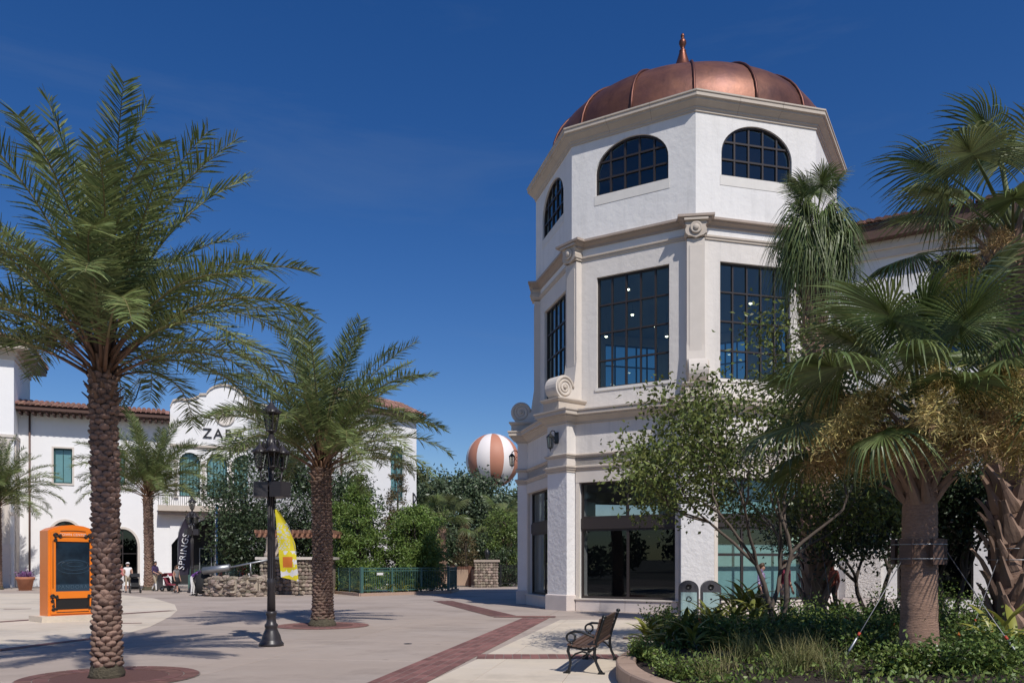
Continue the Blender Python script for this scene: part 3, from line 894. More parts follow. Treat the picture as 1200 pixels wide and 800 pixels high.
for (a, b, vs_, vt) in ((-8.2, -6.0, 3.3, 4.75), (-4.35, -2.3, 2.9, 4.25)):
    t = .16
    mb = MB(); o = arch_poly(a - t, b + t, .3, vs_, vt + t, 16); i_ = arch_poly(a, b, .3, vs_, vt, 16)
    mb.panel(sf, o, [i_[:1] + i_[1:]], -.1, .04) if False else None
    pts_o = o[2:]; pts_i = i_[2:]
    vs = [sf.p(x, y, .04) for x, y in pts_o] + [sf.p(x, y, .04) for x, y in pts_i] + [sf.p(x, y, 0) for x, y in pts_o]
    n = len(pts_o)
    mb.add(vs, [(k, k + 1, n + k + 1, n + k) for k in range(n - 1)] + [(k, k + 1, 2 * n + k + 1, 2 * n + k) for k in range(n - 1)])
    for x0, x1 in ((a - t, a), (b, b + t)): mb.box(sf, x0, x1, .02, vs_, -.05, .04)
    mb.build('arch_surround', 'cast_lt', store)
    window(store, sf, arch_poly(a, b, .3, vs_, vt, 16), [a + (b - a) / 2], [vs_ - .5], -.22, glass='glass_dk', bw=.08, mw=.06, name='arched_window')
# gable part
gx = 3.9
prof_r = [(0.0, 15.55), (.35, 15.5), (.75, 15.36), (1.1, 15.12), (1.32, 14.85), (1.36, 14.70), (1.85, 14.66), (1.9, 14.50), (2.35, 14.28), (2.6, 14.20), (3.3, 14.17), (3.75, 14.02), (4.0, 13.6)]
gab = [(gx - x, y) for x, y in prof_r[::-1]] + [(gx + x, y) for x, y in prof_r[1:]] + [(15.5, 13.6), (15.5, 0), (-.05 + .0, 0)]
gab[0] = (-.05, 13.6)
cent = [1.35 + 1.98 * k for k in range(6)]
aw = [arch_poly(c - .74, c + .74, 6.8, 9.45, 10.2, 16) for c in cent]
big = [(.05, .02), (.05, 3.1), (.55, 3.75), (1.2, 4.4), (2.2, 5.0), (3.4, 5.3), (4.6, 5.3), (5.8, 5.0), (6.8, 4.4), (7.4, 3.75), (7.9, 3.1), (7.9, .02)]
gw = sf
mb = MB(); gab_cc = gab[::-1]
mb.panel(Fr(sf.p(0, 0, .12), FU), gab_cc, aw + [big[::-1]], -.5, 0); mb.build('gable_wall', 'stucco_far', store)
g2 = Fr(sf.p(0, 0, .12), FU)
# coping along the gable
cop = [(gx - x, y) for x, y in prof_r[::-1]] + [(gx + x, y) for x, y in prof_r[1:]] + [(15.5, 13.6)]
cop[0] = (-.05, 13.55)
mb = MB()
for k in range(len(cop) - 1):
    (x0, y0), (x1, y1) = cop[k], cop[k + 1]
    vs = [g2.p(x, y + d, c) for x, y in ((x0, y0), (x1, y1)) for d in (-.02, .14) for c in (-.58, .12)]
    mb.add(vs, [(0, 1, 3, 2), (4, 6, 7, 5), (0, 4, 5, 1), (2, 3, 7, 6), (0, 2, 6, 4), (1, 5, 7, 3)])
mb.build('gable_coping', 'cast', store)
mb = MB(); mb.box(g2, -.05, 15.5, 10.50, 10.62, -.1, .06); mb.box(g2, -.05, 15.5, 10.62, 10.78, -.1, .14); mb.build('string_course', 'cast', store)
# round plaque in the gable
mb = MB(); mb.lathe([(.75, 0), (.75, .05), (.6, .07), (.55, .03), (0, .03)], g2.p(gx, 13.1, 0), 24, ax=Fr((0, 0, 0), FU, (0, 0, 1), g2.w)); mb.build('gable_plaque', 'cast_lt', store)
for k, c in enumerate(cent):
    o = aw[k]
    w = window(store, g2, o, [c - .5 + .25 * j for j in range(5)], [7.7], -.25, glass='glass_teal', frame='frame_teal', bw=.10, mw=.045, name='arched_window')
    mb = MB(); mb.box(g2, c - .74, c + .74, 6.8, 10.2, -.46, -.42); mb.build('blind', 'interior_teal', w)
for k in range(len(cent) + 1):
    x = 1.35 + 1.98 * (k - .5)
    mb = MB(); mb.tube([g2.p(x, 6.8, .06), g2.p(x, 9.35, .06)], .10, 8); mb.box(g2, x - .16, x + .16, 9.34, 9.55, -.05, .18); mb.box(g2, x - .15, x + .15, 6.7, 6.85, -.05, .18)
    mb.build('window_column', 'cast_lt', store)
# balcony
mb = MB(); mb.box(g2, -.9, 13, 5.62, 6.05, 0, .95); bal = mb.build('balcony', 'cast', store)
mb = MB()
for k in range(92): mb.box(g2, -.85 + k * .15, -.82 + k * .15, 6.05, 6.75, .86, .89)
mb.build('balusters', 'iron', bal, kind='stuff')
mb = MB(); mb.box(g2, -.9, 13, 6.75, 6.81, .84, .91); mb.build('handrail', 'iron', bal)
mb = MB(); mb.box(g2, -.9, 13, 5.35, 5.62, 0, .7); mb.build('balcony_bracket', 'cast_dk', bal)
# shop front inside the wide arch
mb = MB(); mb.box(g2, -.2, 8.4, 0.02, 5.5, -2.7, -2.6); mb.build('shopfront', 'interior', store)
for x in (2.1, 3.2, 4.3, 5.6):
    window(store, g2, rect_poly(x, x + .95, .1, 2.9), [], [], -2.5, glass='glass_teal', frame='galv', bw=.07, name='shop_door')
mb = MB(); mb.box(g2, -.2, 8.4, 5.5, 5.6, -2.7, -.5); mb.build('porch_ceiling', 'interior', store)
# sign
me = text_mesh('ZARA', 1.08, 'black', .03, spacing=1.18)
for me_, nm in ((me, 'sign_lettering'),):
    ob = link(nm, me_, store, frame_matrix(g2, gx - .1, 11.72, .06, FO))
# eave roof of the wing
mb = MB(); upl = (-sf.w * .96 + Vector((0, 0, .26))).normalized()
tile_roof(mb, sf.p(-10.2, 12.80, 1.5), FU, upl, 10.1, 2.6, pitch=.34, step=.5, r=.135); mb.build('roof_tiles', 'tile', store, kind='stuff')
mb = MB(); mb.box(sf, -10.2, -.08, 12.50, 12.74, -.6, 1.4); mb.build('eave_soffit', 'soffit', store)
for k in range(24):
    mb = MB(); mb.box(sf, -9.9 + k * .42, -9.76 + k * .42, 12.28, 12.49, 0, 1.25); mb.build('rafter_tail', 'soffit', store)
mb = MB(); mb.tube([sf.p(-9.35, 12.5, .10), sf.p(-9.35, .1, .10)], .07, 8); mb.build('downpipe', 'pipe', store)
mb = MB(); mb.box(sf, -12, 15.4, .02, 13.4, -9, -8.6); mb.box(sf, -12, 15.4, 5.2, 5.5, -8.6, -.7); mb.box(sf, -12, 15.4, .02, .1, -8.6, -.7); mb.box(sf, -12, 15.4, 13.2, 13.4, -8.6, -.75); mb.build('dark_inside', 'interior', store)

# ------------------------------------------------------------------ pavilion at the far left edge
PO = sf.p(-10.05, 0, 1.9)
pav = thing('corner_pavilion', 'tall white corner pavilion with overhanging tile roof at the left edge', 'building', PO)
pf = Fr(PO, FU)
mb = MB(); mb.box(pf, -9, 0, 0, 16.4, -7, 0); mb.build('wall', 'stucco_far', pav)
mb = MB()
for h0, h1, d in ((5.0, 5.25, .05), (10.2, 10.4, .05), (10.4, 10.6, .12), (15.8, 16.1, .1), (16.1, 16.4, .22)): mb.box(pf, -9 - d, d, h0, h1, -7, d)
mb.build('string_course', 'cast_lt', pav)
mb = MB(); mb.box(pf, -1.5, -.25, .0, 10.2, -.1, .09); mb.box(pf, -.1, .09, 0, 10.2, -1.6, -.3); mb.build('corner_pilaster', 'cast_lt', pav)
mb = MB(); mb.box(pf, -1.6, -.2, .0, 3.0, -.1, .14); mb.build('pilaster_base', 'plinth', pav)
mb = MB(); mb.box(pf, -10.0, 1.0, 16.4, 16.65, -8.0, 1.0); mb.build('eave_soffit', 'cast', pav)
mb = MB(); mb.box(pf, -10.05, 1.05, 16.651, 16.82, -8.05, 1.05); mb.build('fascia', 'soffit', pav)
mb = MB()
o = pf.p(-10.1, 16.88, 1.1); L_ = 11.8
s2 = Vector((0, 0, .36))
# hipped roof: plain slopes with barrel tiles clipped by the hips
def hip_face(o, u, inn, length, rows, step=.5, pitch=.34, r=.135):
    up = (inn * .93 + Vector((0, 0, .36))).normalized(); n = u.cross(up).normalized()
    if n.z < 0: n = -n
    for j in range(rows):
        ins = j * step * .93
        a0, a1 = ins, length - ins
        if a1 - a0 < pitch: break
        k0 = int(math.ceil(a0 / pitch)); k1 = int(a1 / pitch)
        for k in range(k0, k1):
            b = o + u * (k + .5) * pitch + up * j * step + n * .02
            vs = []
            for q, rr, lift in ((0, r * 1.08, .03), (step * 1.1, r * .9, 0)):
                for i in range(5):
                    a = PI * i / 4; vs.append(b + up * q + u * (-math.cos(a) * rr) + n * (math.sin(a) * rr + lift))
            mb.add(vs, [(i, i + 1, i + 6, i + 5) for i in range(4)] + [(0, 1, 2, 3, 4)])
    apex = o + u * length / 2 + up * (length / 2 / .93)
    mb.add([o, o + u * length, apex], [(0, 1, 2)])
hip_face(o, FU, -pf.w, 11.2, 12)
hip_face(pf.p(1.1, 16.88, 1.1), -pf.w, -FU, 9.2, 10)
mb.build('roof_tiles', 'tile', pav, kind='stuff')

# ------------------------------------------------------------------ hall on the right of the store
HU = Vector((.587, .81, 0)).normalized(); HO = Vector((-7.25, 61.5, 0))
hall = thing('side_hall', 'white gabled hall with a single tall arched window behind the cypress trees', 'building', HO)
hf = Fr(HO, HU)
if hf.w.y > 0: hf.w = -hf.w
hw_ = arch_poly(-2.75, -1.35, 6.3, 9.6, 10.35, 16)
mb = MB(); mb.panel(hf, rect_poly(-8, 0, 0, 12.4), [hw_], -.4, 0)
hb = Fr(HO, Vector((-.81, .587, 0)))
mb.box(Fr(hf.p(-.4, 0, -.402), -hf.w), 0, 9, 0, 12.4, -.2, .2)
mb.box(Fr(hf.p(-8, 0, -.402), -hf.w), 0, 9, 0, 12.4, -.2, .0)
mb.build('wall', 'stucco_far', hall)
w = window(hall, hf, hw_, [-2.05], [7.3, 8.3, 9.3], -.25, glass='glass_teal', frame='frame_teal', bw=.09, mw=.05, name='arched_window')
mb = MB(); mb.box(hf, -2.75, -1.35, 6.3, 10.35, -.5, -.45); mb.build('blind', 'interior_teal', w)
mb = MB(); mb.box(hf, -8.2, .4, 12.402, 12.75, -.5, .45); mb.build('eave_soffit', 'soffit', hall)
mb = MB(); uph = (-hf.w * .9 + Vector((0, 0, .42))).normalized()
tile_roof(mb, hf.p(-8.4, 12.78, .6), HU, uph, 9.0, 3.0, pitch=.34, step=.5, r=.135); mb.build('roof_tiles', 'tile', hall, kind='stuff')
mb = MB(); mb.tube([hf.p(-7.6, 12.4, .1), hf.p(-7.6, .1, .1)], .06, 8); mb.build('downpipe', 'pipe', hall)
mb = MB(); fr_ = Fr(hf.p(-.4, 0, .02), HU); mb.tube([fr_.p(0, 6.9, .1), fr_.p(0, 6.5, .35), fr_.p(0, 6.2, .1), fr_.p(0, 5.7, .32), fr_.p(0, 5.3, .05)], .06, 6); mb.tube([fr_.p(0, 7.0, .02), fr_.p(0, 5.2, .02)], .05, 6); mb.build('scroll_bracket', 'iron', hall)
mb = MB(); mb.box(hf, -.6, .06, 0, .5, -.1, .08); mb.box(hf, -.6, .1, 4.9, 5.2, -.1, .1); mb.build('corner_trim', 'cast_lt', hall)

# ------------------------------------------------------------------ far away: crane and balloon
cr = thing('construction_crane', 'dark blue lattice crane boom rising behind the tiled roof', 'crane', (-92, 150, 0))
c0 = Vector((-87.5, 150, 4)); c1 = Vector((-68.6, 150, 36))
mb = MB(); d = (c1 - c0); ln = d.length; d.normalize(); sx = d.cross(Vector((0, 1, 0))).normalized(); sy = Vector((0, 1, 0))
offs = [(-.5, -.5), (.5, -.5), (.5, .5), (-.5, .5)]
nseg = 26
for ox, oy in offs: mb.tube([c0 + sx * ox * 1.4 + sy * oy * 1.4, c0 + d * ln * .9 + sx * ox * 1.4 + sy * oy * 1.4, c1 + sx * ox * .3 + sy * oy * .3], .13, 5)
for k in range(nseg):
    a = c0 + d * ln * .9 * k / nseg; b = c0 + d * ln * .9 * (k + 1) / nseg
    for q in range(4):
        (x0, y0), (x1, y1) = offs[q], offs[(q + 1) % 4]
        if k % 2: x0, y0, x1, y1 = x1, y1, x0, y0
        mb.tube([a + sx * x0 * 1.4 + sy * y0 * 1.4, b + sx * x1 * 1.4 + sy * y1 * 1.4], .07, 4)
mb.build('boom', 'crane', cr)
mb = MB(); mb.box(Fr((-92, 150, 0), (1, 0, 0)), -3, 5, 1.2, 4.6, -2, 2); mb.build('crane_body', 'crane', cr)
mb = MB()
for y in (-2.2, 2.2): mb.box(Fr((-92, 150 + y, 0), (1, 0, 0)), -4, 4.5, 0, 1.2, -.6, .6)
mb.build('crawler_track', 'iron', cr)

BC = Vector((-4.75, 200, 27.0))
bal_ = thing('gas_balloon', 'large orange and white striped balloon floating above the treetops beside the tower', 'balloon', (BC.x, BC.y, 0))
RB = 6.6
for k in range(12):
    a0 = 2 * PI * (k - .15) / 12 - PI / 2; mb = MB(); vs = []
    for j in range(19):
        t = -PI / 2 + PI * j / 18
        for w_ in range(5):
            a = a0 + 2 * PI / 12 * w_ / 4
            zz = math.sin(t); rr = math.cos(t)
            if zz < -.4: rr *= 1.0
            s = w_ / 4; bl = .05 * math.sin(PI * s)
            vs.append(BC + Vector(((RB + bl) * rr * math.cos(a), (RB + bl) * rr * math.sin(a), RB * zz)))
    mb.add(vs, [(j * 5 + w_, j * 5 + w_ + 1, (j + 1) * 5 + w_ + 1, (j + 1) * 5 + w_) for j in range(18) for w_ in range(4)], sm=True)
    mb.build('balloon_gore', 'balloon_w' if k % 2 else 'balloon_o', bal_)
mb = MB(); mb.lathe([(2.6, -.5), (2.9, -.5), (2.9, .7), (2.6, .7)], (BC.x, BC.y, 15.5), 20); mb.build('gondola', 'crane', bal_)
mb = MB()
for k in range(12):
    a = 2 * PI * k / 12
    mb.tube([(BC.x + 2.8 * math.cos(a), BC.y + 2.8 * math.sin(a), 16.2), (BC.x + 6.4 * math.cos(a), BC.y + 6.4 * math.sin(a), 27)], .05, 4)
mb.tube([(BC.x, BC.y, 15), (BC.x, BC.y, 0)], .1, 5)
mb.build('rigging', 'rope', bal_)
# ------------------------------------------------------------------ ground and paving
mb = MB(); mb.add([(-1500, -200, -.03), (1500, -200, -.03), (1500, 3000, -.03), (-1500, 3000, -.03)], [(0, 1, 2, 3)])
g = mb.build('ground', 'ground'); g['kind'] = 'structure'
plaza = struct('plaza_paving')
mb = MB(); mb.add([(-60, 3, -.016), (30, 3, -.016), (30, 66, -.016), (-60, 66, -.016)], [(0, 1, 2, 3)]); mb.build('joint_bed', 'mortar', plaza)
BD = Vector((.172, .985, 0)).normalized(); BX = Vector((BD.y, -BD.x, 0))
def slab(poly, z0, z1, mat_, par, name='paving_slab', bev=.006):
    """one slab with a small chamfer"""
    a = sum((p[0] for p in poly)) / len(poly), sum((p[1] for p in poly)) / len(poly)
    inn = [(p[0] + (a[0] - p[0]) * bev / max(.05, math.hypot(a[0] - p[0], a[1] - p[1])), p[1] + (a[1] - p[1]) * bev / max(.05, math.hypot(a[0] - p[0], a[1] - p[1]))) for p in poly]
    m = MB(); n = len(poly); dz = rnd.uniform(-.0012, .0012)
    vs = [(x, y, z0) for x, y in poly] + [(x, y, z1 - .004 + dz) for x, y in poly] + [(x, y, z1 + dz) for x, y in inn]
    m.add(vs, [(i, (i + 1) % n, n + (i + 1) % n, n + i) for i in range(n)] + [(n + i, n + (i + 1) % n, 2 * n + (i + 1) % n, 2 * n + i) for i in range(n)] + [tuple(range(2 * n, 3 * n))])
    ob = link(name, m.mesh(name, mat_), par)
    return ob
S = 3.3
for i in range(-16, 8):
    for j in range(1, 19):
        q = [BX * (i + a) * S + BD * (j + b) * S for a, b in ((0, 0), (1, 0), (1, 1), (0, 1))]
        if not any(abs(p.x) < .66 * p.y + 1.5 and 6 < p.y < 60 for p in q): continue
        poly = [(p.x, p.y) for p in q]
        poly = inset(poly, .012)
        slab(poly, -.016, 0, 'concrete', plaza)
def clip_slabs(name, hull, sx, sy, u, v, z, mat_, gap=.005):
    par = struct(name)
    us = [Vector((x, y, 0)).dot(u) for x, y in hull]; vs = [Vector((x, y, 0)).dot(v) for x, y in hull]
    for i in range(int(min(us) // sx) - 1, int(max(us) // sx) + 2):
        for j in range(int(min(vs) // sy) - 1, int(max(vs) // sy) + 2):
            cell = [u * (i + a) * sx + v * (j + b) * sy for a, b in ((0, 0), (1, 0), (1, 1), (0, 1))]
            q = clip_convex([(p.x, p.y) for p in cell], hull)
            if len(q) < 3 or area(q) < .05: continue
            if not any(abs(x) < .66 * y + .8 and y > 8 for x, y in q): continue
            q = inset(q, gap)
            if len(q) >= 3: slab(q, -.001, z, mat_, par, bev=.004)
    return par
def hull2(pts):
    pts = sorted(pts)
    def half(ps):
        h = []
        for p in ps:
            while len(h) > 1 and (h[-1][0] - h[-2][0]) * (p[1] - h[-2][1]) - (h[-1][1] - h[-2][1]) * (p[0] - h[-2][0]) <= 0: h.pop()
            h.append(p)
        return h[:-1]
    return half(pts) + half(pts[::-1])
left_px = [(-150, 770), (0, 762), (50, 757), (100, 751), (143, 743.6), (176, 734), (200, 722), (208, 714.8), (205, 708), (180, 700.5), (140, 696.5), (60, 695), (-60, 695)]
lh = hull2([gp(*p) for p in left_px])
clip_slabs('cream_paving', lh, 2.4, 2.4, BX, BD, .006, 'cream')
rh = [(-2.25, 6), (7.5, 6), (8.3, 22.6), (.97, 24.1), (-1.18, 11.2)]
clip_slabs('cream_paving', rh, 1.25, 1.25, BX, BD, .006, 'cream')

BRICK = {}
def brick_mesh(l, w):
    key = (round(l, 3), round(w, 3))
    if key not in BRICK:
        m = MB(); h = .014; b = .006
        r = [[(sx * (l / 2 - d), sy * (w / 2 - d), z) for sx, sy in ((-1, -1), (1, -1), (1, 1), (-1, 1))] for d, z in ((0, 0), (0, h - .004), (b, h))]
        m.rings(r, cap1=True)
        BRICK[key] = m.mesh('brick', 'brick')
    return BRICK[key]
def band(name, p0, p1, width, bl, bw, single=True, gap=.012, z=.002, along=True):
    """paver band from p0 to p1"""
    p0 = Vector((*p0, 0)); p1 = Vector((*p1, 0)); d = (p1 - p0); L_ = d.length; d.normalize(); x = Vector((d.y, -d.x, 0))
    par = struct(name)
    m = MB(); zz = .0075 + z
    m.add([p0 + x * width / 2 + Vector((0, 0, zz)), p1 + x * width / 2 + Vector((0, 0, zz)), p1 - x * width / 2 + Vector((0, 0, zz)), p0 - x * width / 2 + Vector((0, 0, zz))], [(0, 1, 2, 3)])
    m.build('joint_bed', 'mortar', par)
    nx = max(1, round(width / bw)); ny = max(1, round(L_ / bl)); bw = width / nx; bl = L_ / ny
    ang = math.atan2(d.y, d.x)
    J = MB()
    for i in range(nx):
        for j in range(ny):
            off = (i % 2) * .5 if nx > 2 else 0
            t = (j + .5 + off) * bl
            if t > L_ - bl * .4 and off: continue
            c = p0 + d * t + x * ((i + .5) * bw - width / 2)
            if single:
                o = link('brick', brick_mesh(bl - gap, bw - gap), par)
                o.location = c + Vector((0, 0, zz - .011 + rnd.uniform(-.001, .0015))); o.rotation_euler = (rnd.uniform(-.004, .004), 0, ang + rnd.uniform(-.008, .008))
            else:
                h = (bl - gap) / 2; k = (bw - gap) / 2
                J.add([c + d * (sx * h) + x * (sy * k) + Vector((0, 0, zz + .003)) for sx, sy in ((-1, -1), (1, -1), (1, 1), (-1, 1))], [(0, 1, 2, 3)])
    if not single: J.build('bricks', 'brick', par, kind='stuff')
    return par
band('brick_band', (-1.75, 10.3), (.72, 24.5), .80, .31, .16)
band('brick_band', (-.62, 14.35), (1.9, 14.35), .70, .16, .35)
band('brick_band', (-.55, 25.2), (1.35, 25.05), .75, .3, .15, False, z=.003)
band('brick_band', (-.25, 25.4), (-3.07, 35.8), .85, .3, .15, False)
band('brick_band', (2.45, 17.9), (3.6, 17.7), .42, .16, .2, False)
band('brick_band', (-17.0, 17.3), (-11.9, 28.4), .38, .3, .19, False)
band('brick_band', (-9.85, 15.1), (-9.0, 18.5), .32, .3, .16, False)
band('brick_band', (-11.0, 22.2), (-10.25, 22.45), .22, .25, .11, False)
band('brick_band', (-18.3, 29.2), (-17.5, 29.5), .3, .27, .15, False)
dc = MB(); dx, dy = gp(478, 754); dc.lathe([(.085, .004), (.08, .009), (.03, .009), (.028, .006), (0, .006)], (dx, dy, 0), 18, cap=False)
dn = thing('drain_cover', 'small round iron drain cover in the pink concrete left of the bench', 'drain', (dx, dy, 0)); dc.build('cover', 'lampiron', dn)
for (x, y) in ((-5.82, 11.75), (-5.02, 21.5)):
    tp = struct('tree_pit', (x, y, 0))
    m = MB(); m.lathe([(0, .012), (.78, .012)], (x, y, 0), 40, sm=False, cap=False); m.build('red_gravel', 'ringred', tp)
    m = MB(); nb = 44
    for k in range(nb):
        a0, a1 = 2 * PI * k / nb + .008, 2 * PI * (k + 1) / nb - .008
        for r0, r1 in ((.79, .98), (1.0, 1.2)):
            m.add([(x + r * math.cos(a), y + r * math.sin(a), zz) for zz in (.006, .017) for r, a in ((r0, a0), (r1, a0), (r1, a1), (r0, a1))], [(4, 5, 6, 7), (0, 1, 5, 4), (1, 2, 6, 5), (2, 3, 7, 6), (3, 0, 4, 7)])
    m.build('ring_pavers', 'brick', tp, kind='stuff')
    m = MB(); m.lathe([(.76, .010), (1.22, .010)], (x, y, 0), 40, sm=False, cap=False); m.build('joint_bed', 'mortar', tp)

# ------------------------------------------------------------------ planter
def smooth_closed(pts, n):
    out = []; k = len(pts)
    for i in range(k):
        p0, p1, p2, p3 = [Vector((*pts[(i + q) % k], 0)) for q in (-1, 0, 1, 2)]
        for j in range(n):
            t = j / n
            out.append(.5 * ((2 * p1) + (p2 - p0) * t + (2 * p0 - 5 * p1 + 4 * p2 - p3) * t * t + (3 * p1 - p0 - 3 * p2 + p3) * t ** 3))
    return out
pl = [(1.46, 11.2), (1.62, 9.7), (2.3, 8.0), (4.2, 6.3), (9, 5.6), (15, 6.2), (18, 10), (17.2, 16), (12.5, 19.6), (9, 21.0), (6, 20.0), (4.0, 17.4), (2.45, 14.4), (1.72, 12.7)]
PLN = smooth_closed(pl, 8)
planter = struct('planter_kerb')
n = len(PLN)
# kerb stones of about 0.7 m
ctr = Vector((9, 13, 0))
def off_pt(i, d):
    a, b = PLN[(i - 1) % n], PLN[(i + 1) % n]; t = (b - a).normalized(); nn = Vector((t.y, -t.x, 0))
    p = PLN[i % n]
    if (ctr - p).dot(nn) < 0: nn = -nn
    return p + nn * d
seg = []; acc = 0; start = 0
i = 0
while i < n:
    j = i; l = 0
    while l < .8 and j < n: l += (PLN[(j + 1) % n] - PLN[j % n]).length; j += 1
    seg.append((i, j)); i = j
for (i, j) in seg:
    if not any(abs(PLN[k % n].x) < .68 * PLN[k % n].y + 1 for k in (i, j)): continue
    m = MB(); rr = []
    hgt = .25 + rnd.uniform(-.004, .004)
    ks = list(range(i, j + 1))
    for q, k in enumerate(ks):
        sh = 0
        a, b, c, e = off_pt(k, 0), off_pt(k, .02), off_pt(k, .26), off_pt(k, .28)
        if q == 0: t = (PLN[(k + 1) % n] - PLN[k % n]).normalized() * .006
        elif q == len(ks) - 1: t = -(PLN[k % n] - PLN[(k - 1) % n]).normalized() * .006
        else: t = Vector((0, 0, 0))
        Z = lambda v, z: v + t + Vector((0, 0, z))
        rr.append([Z(a, 0), Z(a, hgt - .02), Z(b, hgt), Z(c, hgt), Z(e, hgt - .02), Z(e, 0)])
    m.rings(rr, close=True, cap0=True, cap1=True)
    m.build('kerb_stone', 'kerbstone', planter)
def soil_h(x, y):
    d = min(math.hypot(x - p.x, y - p.y) for p in PLN[::2])
    return .17 + .22 * min(1, d / 2.5) + .03 * math.sin(x * 2.1) * math.cos(y * 1.7)
m = MB(); ring0 = [off_pt(k, .26) for k in range(n)]
rings_ = []
for f in (0, .15, .35, .6, .85):
    rings_.append([Vector((p.x + (ctr.x - p.x) * f, p.y + (ctr.y - p.y) * f, 0)) for p in ring0])
rings_ = [[Vector((p.x, p.y, soil_h(p.x, p.y) if q else .16)) for p in r] for q, r in enumerate(rings_)]
m.rings(rings_, sm=True, cap1=True)
so = m.build('planting_soil', 'soil'); so['kind'] = 'structure'

# ------------------------------------------------------------------ bench
bench = thing('park_bench', 'cast iron bench with brown wooden slats standing beside the planter kerb', 'bench', (1.27, 12.02, 0), math.radians(-14), local=True)
def endframe(y):
    m = MB()
    P = lambda pts: [Vector((x, y, z)) for x, z in pts]
    m.tube(P([(-.47, .015), (-.44, .06), (-.415, .16), (-.43, .26), (-.455, .34), (-.44, .41), (-.38, .44)]), [.045, .034, .028, .03, .034, .034, .03], 8, flat=.7)
    m.tube(P([(.055, .015), (.02, .07), (-.03, .18), (-.055, .30), (-.05, .40), (-.02, .52), (.03, .66), (.075, .80), (.085, .84)]), [.045, .034, .03, .034, .034, .03, .028, .03, .034], 8, flat=.7)
    m.tube(P([(-.45, .40), (-.35, .395), (-.22, .365), (-.10, .365), (-.04, .40)]), .027, 8, flat=.7)
    m.tube(P([(-.42, .22), (-.34, .30), (-.24, .335), (-.14, .31), (-.05, .22)]), .020, 8, flat=.7)
    ring = [(-.41 + .066 * math.cos(a), .545 + .066 * math.sin(a)) for a in [2 * PI * k / 16 for k in range(17)]]
    m.tube(P(ring), .018, 6)
    m.tube(P([(-.44, .605), (-.36, .635), (-.26, .63), (-.14, .585), (-.04, .545), (.0, .56)]), [.02, .026, .024, .022, .022, .022], 8, flat=.8)
    m.tube(P([(-.41, .48), (-.40, .44)]), .024, 6)
    m.box(Fr((0, y, 0), (1, 0, 0), (0, 0, 1), (0, -1, 0)), -.52, -.42, 0, .03, -.035, .035)
    m.box(Fr((0, y, 0), (1, 0, 0), (0, 0, 1), (0, -1, 0)), .0, .10, 0, .03, -.035, .035)
    m.lathe([(0, .0), (.035, .01), (.038, .03), (.03, .05), (0, .06)], (.09, y, .83), 10)
    return m.build('end_frame', 'iron', bench)
for y in (.05, 1.87): endframe(y)
m = MB(); m.tube([(-.24, .05, .25), (-.24, 1.87, .25)], .014, 6); m.build('stretcher', 'iron', bench)
for k in range(6):
    x = -.43 + k * .073; z = .438 - .05 * math.sin(PI * k / 5.5) * .6
    m = MB(); m.box(Fr((x, 0, z), (1, 0, -.06), (0, 0, 1), (0, -1, 0)), -.03, .03, -.012, .012, -1.92, 0); m.build('seat_slat', 'wood', bench)
for k in range(6):
    t = k / 5; x = -.02 + .085 * t; z = .49 + .31 * t
    m = MB(); u = Vector((.26, 0, .96)).normalized(); m.box(Fr((x - .035, 0, z), u, (0, 1, 0)), -.026, .026, 0, 1.92, -.012, .012); m.build('back_slat', 'wood', bench)

# ------------------------------------------------------------------ bins
def bin_(x, y, label, sym, grp):
    t = thing('litter_bin', label, 'bin', (x, y, 0), math.radians(-10), group=grp, local=True)
    m = MB(); poly = [(-.29, .04), (.29, .04), (.29, .88)] + [(.29 * math.cos(a), .88 + .27 * math.sin(a)) for a in [PI * k / 12 for k in range(1, 12)]] + [(-.29, .88)]
    m.prism(poly, ID, -.28, .28); m.box(ID, -.26, .26, 0, .05, -.25, .25); m.build('shell', 'binframe', t)
    m = MB(); m.box(ID, -.235, .235, .08, .80, .28, .297); p = m.build('door_panel', 'binpanel', t)
    m = MB(); m.lathe([(.085, 0), (.085, .02), (.06, .03), (.06, .005), (0, .005)], (0, -.281, .97), 16, ax=Fr((0, 0, 0), (1, 0, 0), (0, 0, 1))); m.build('chute', 'black', t)
    m = MB()
    if sym == 'recycle':
        for k in range(3):
            a = 2 * PI * k / 3 + PI / 2
            def R_(q, s=a - PI / 2): return (q[0] * math.cos(s) - q[1] * math.sin(s), .60 + q[0] * math.sin(s) + q[1] * math.cos(s))
            for poly in ([(-.045, .085), (.03, .085), (.055, .05), (.03, .04), (.015, .058), (-.03, .058)], [(.075, .06), (.02, .022), (.08, .0)]):
                m.prism([R_(q) for q in poly], ID, .297, .301)
    else:
        m.lathe([(.03, 0), (.03, .003), (0, .003)], (0, -.297, .6), 12, ax=Fr((0, 0, 0), (1, 0, 0), (0, 0, 1)))
    m.build('symbol', 'black', t)
    return t
bin_(5.30, 24.35, 'grey litter bin with recycling symbol on its pale teal panel', 'recycle', 'pair of bins by the tower')
bin_(5.94, 24.25, 'grey litter bin with plain teal panel, right of the recycling bin', '', 'pair of bins by the tower')
# two paler bins far away by the store
fb = bin_(-22.6, 51.5, 'pale litter bin far off beside the trunk of a palm by the store', '', None)

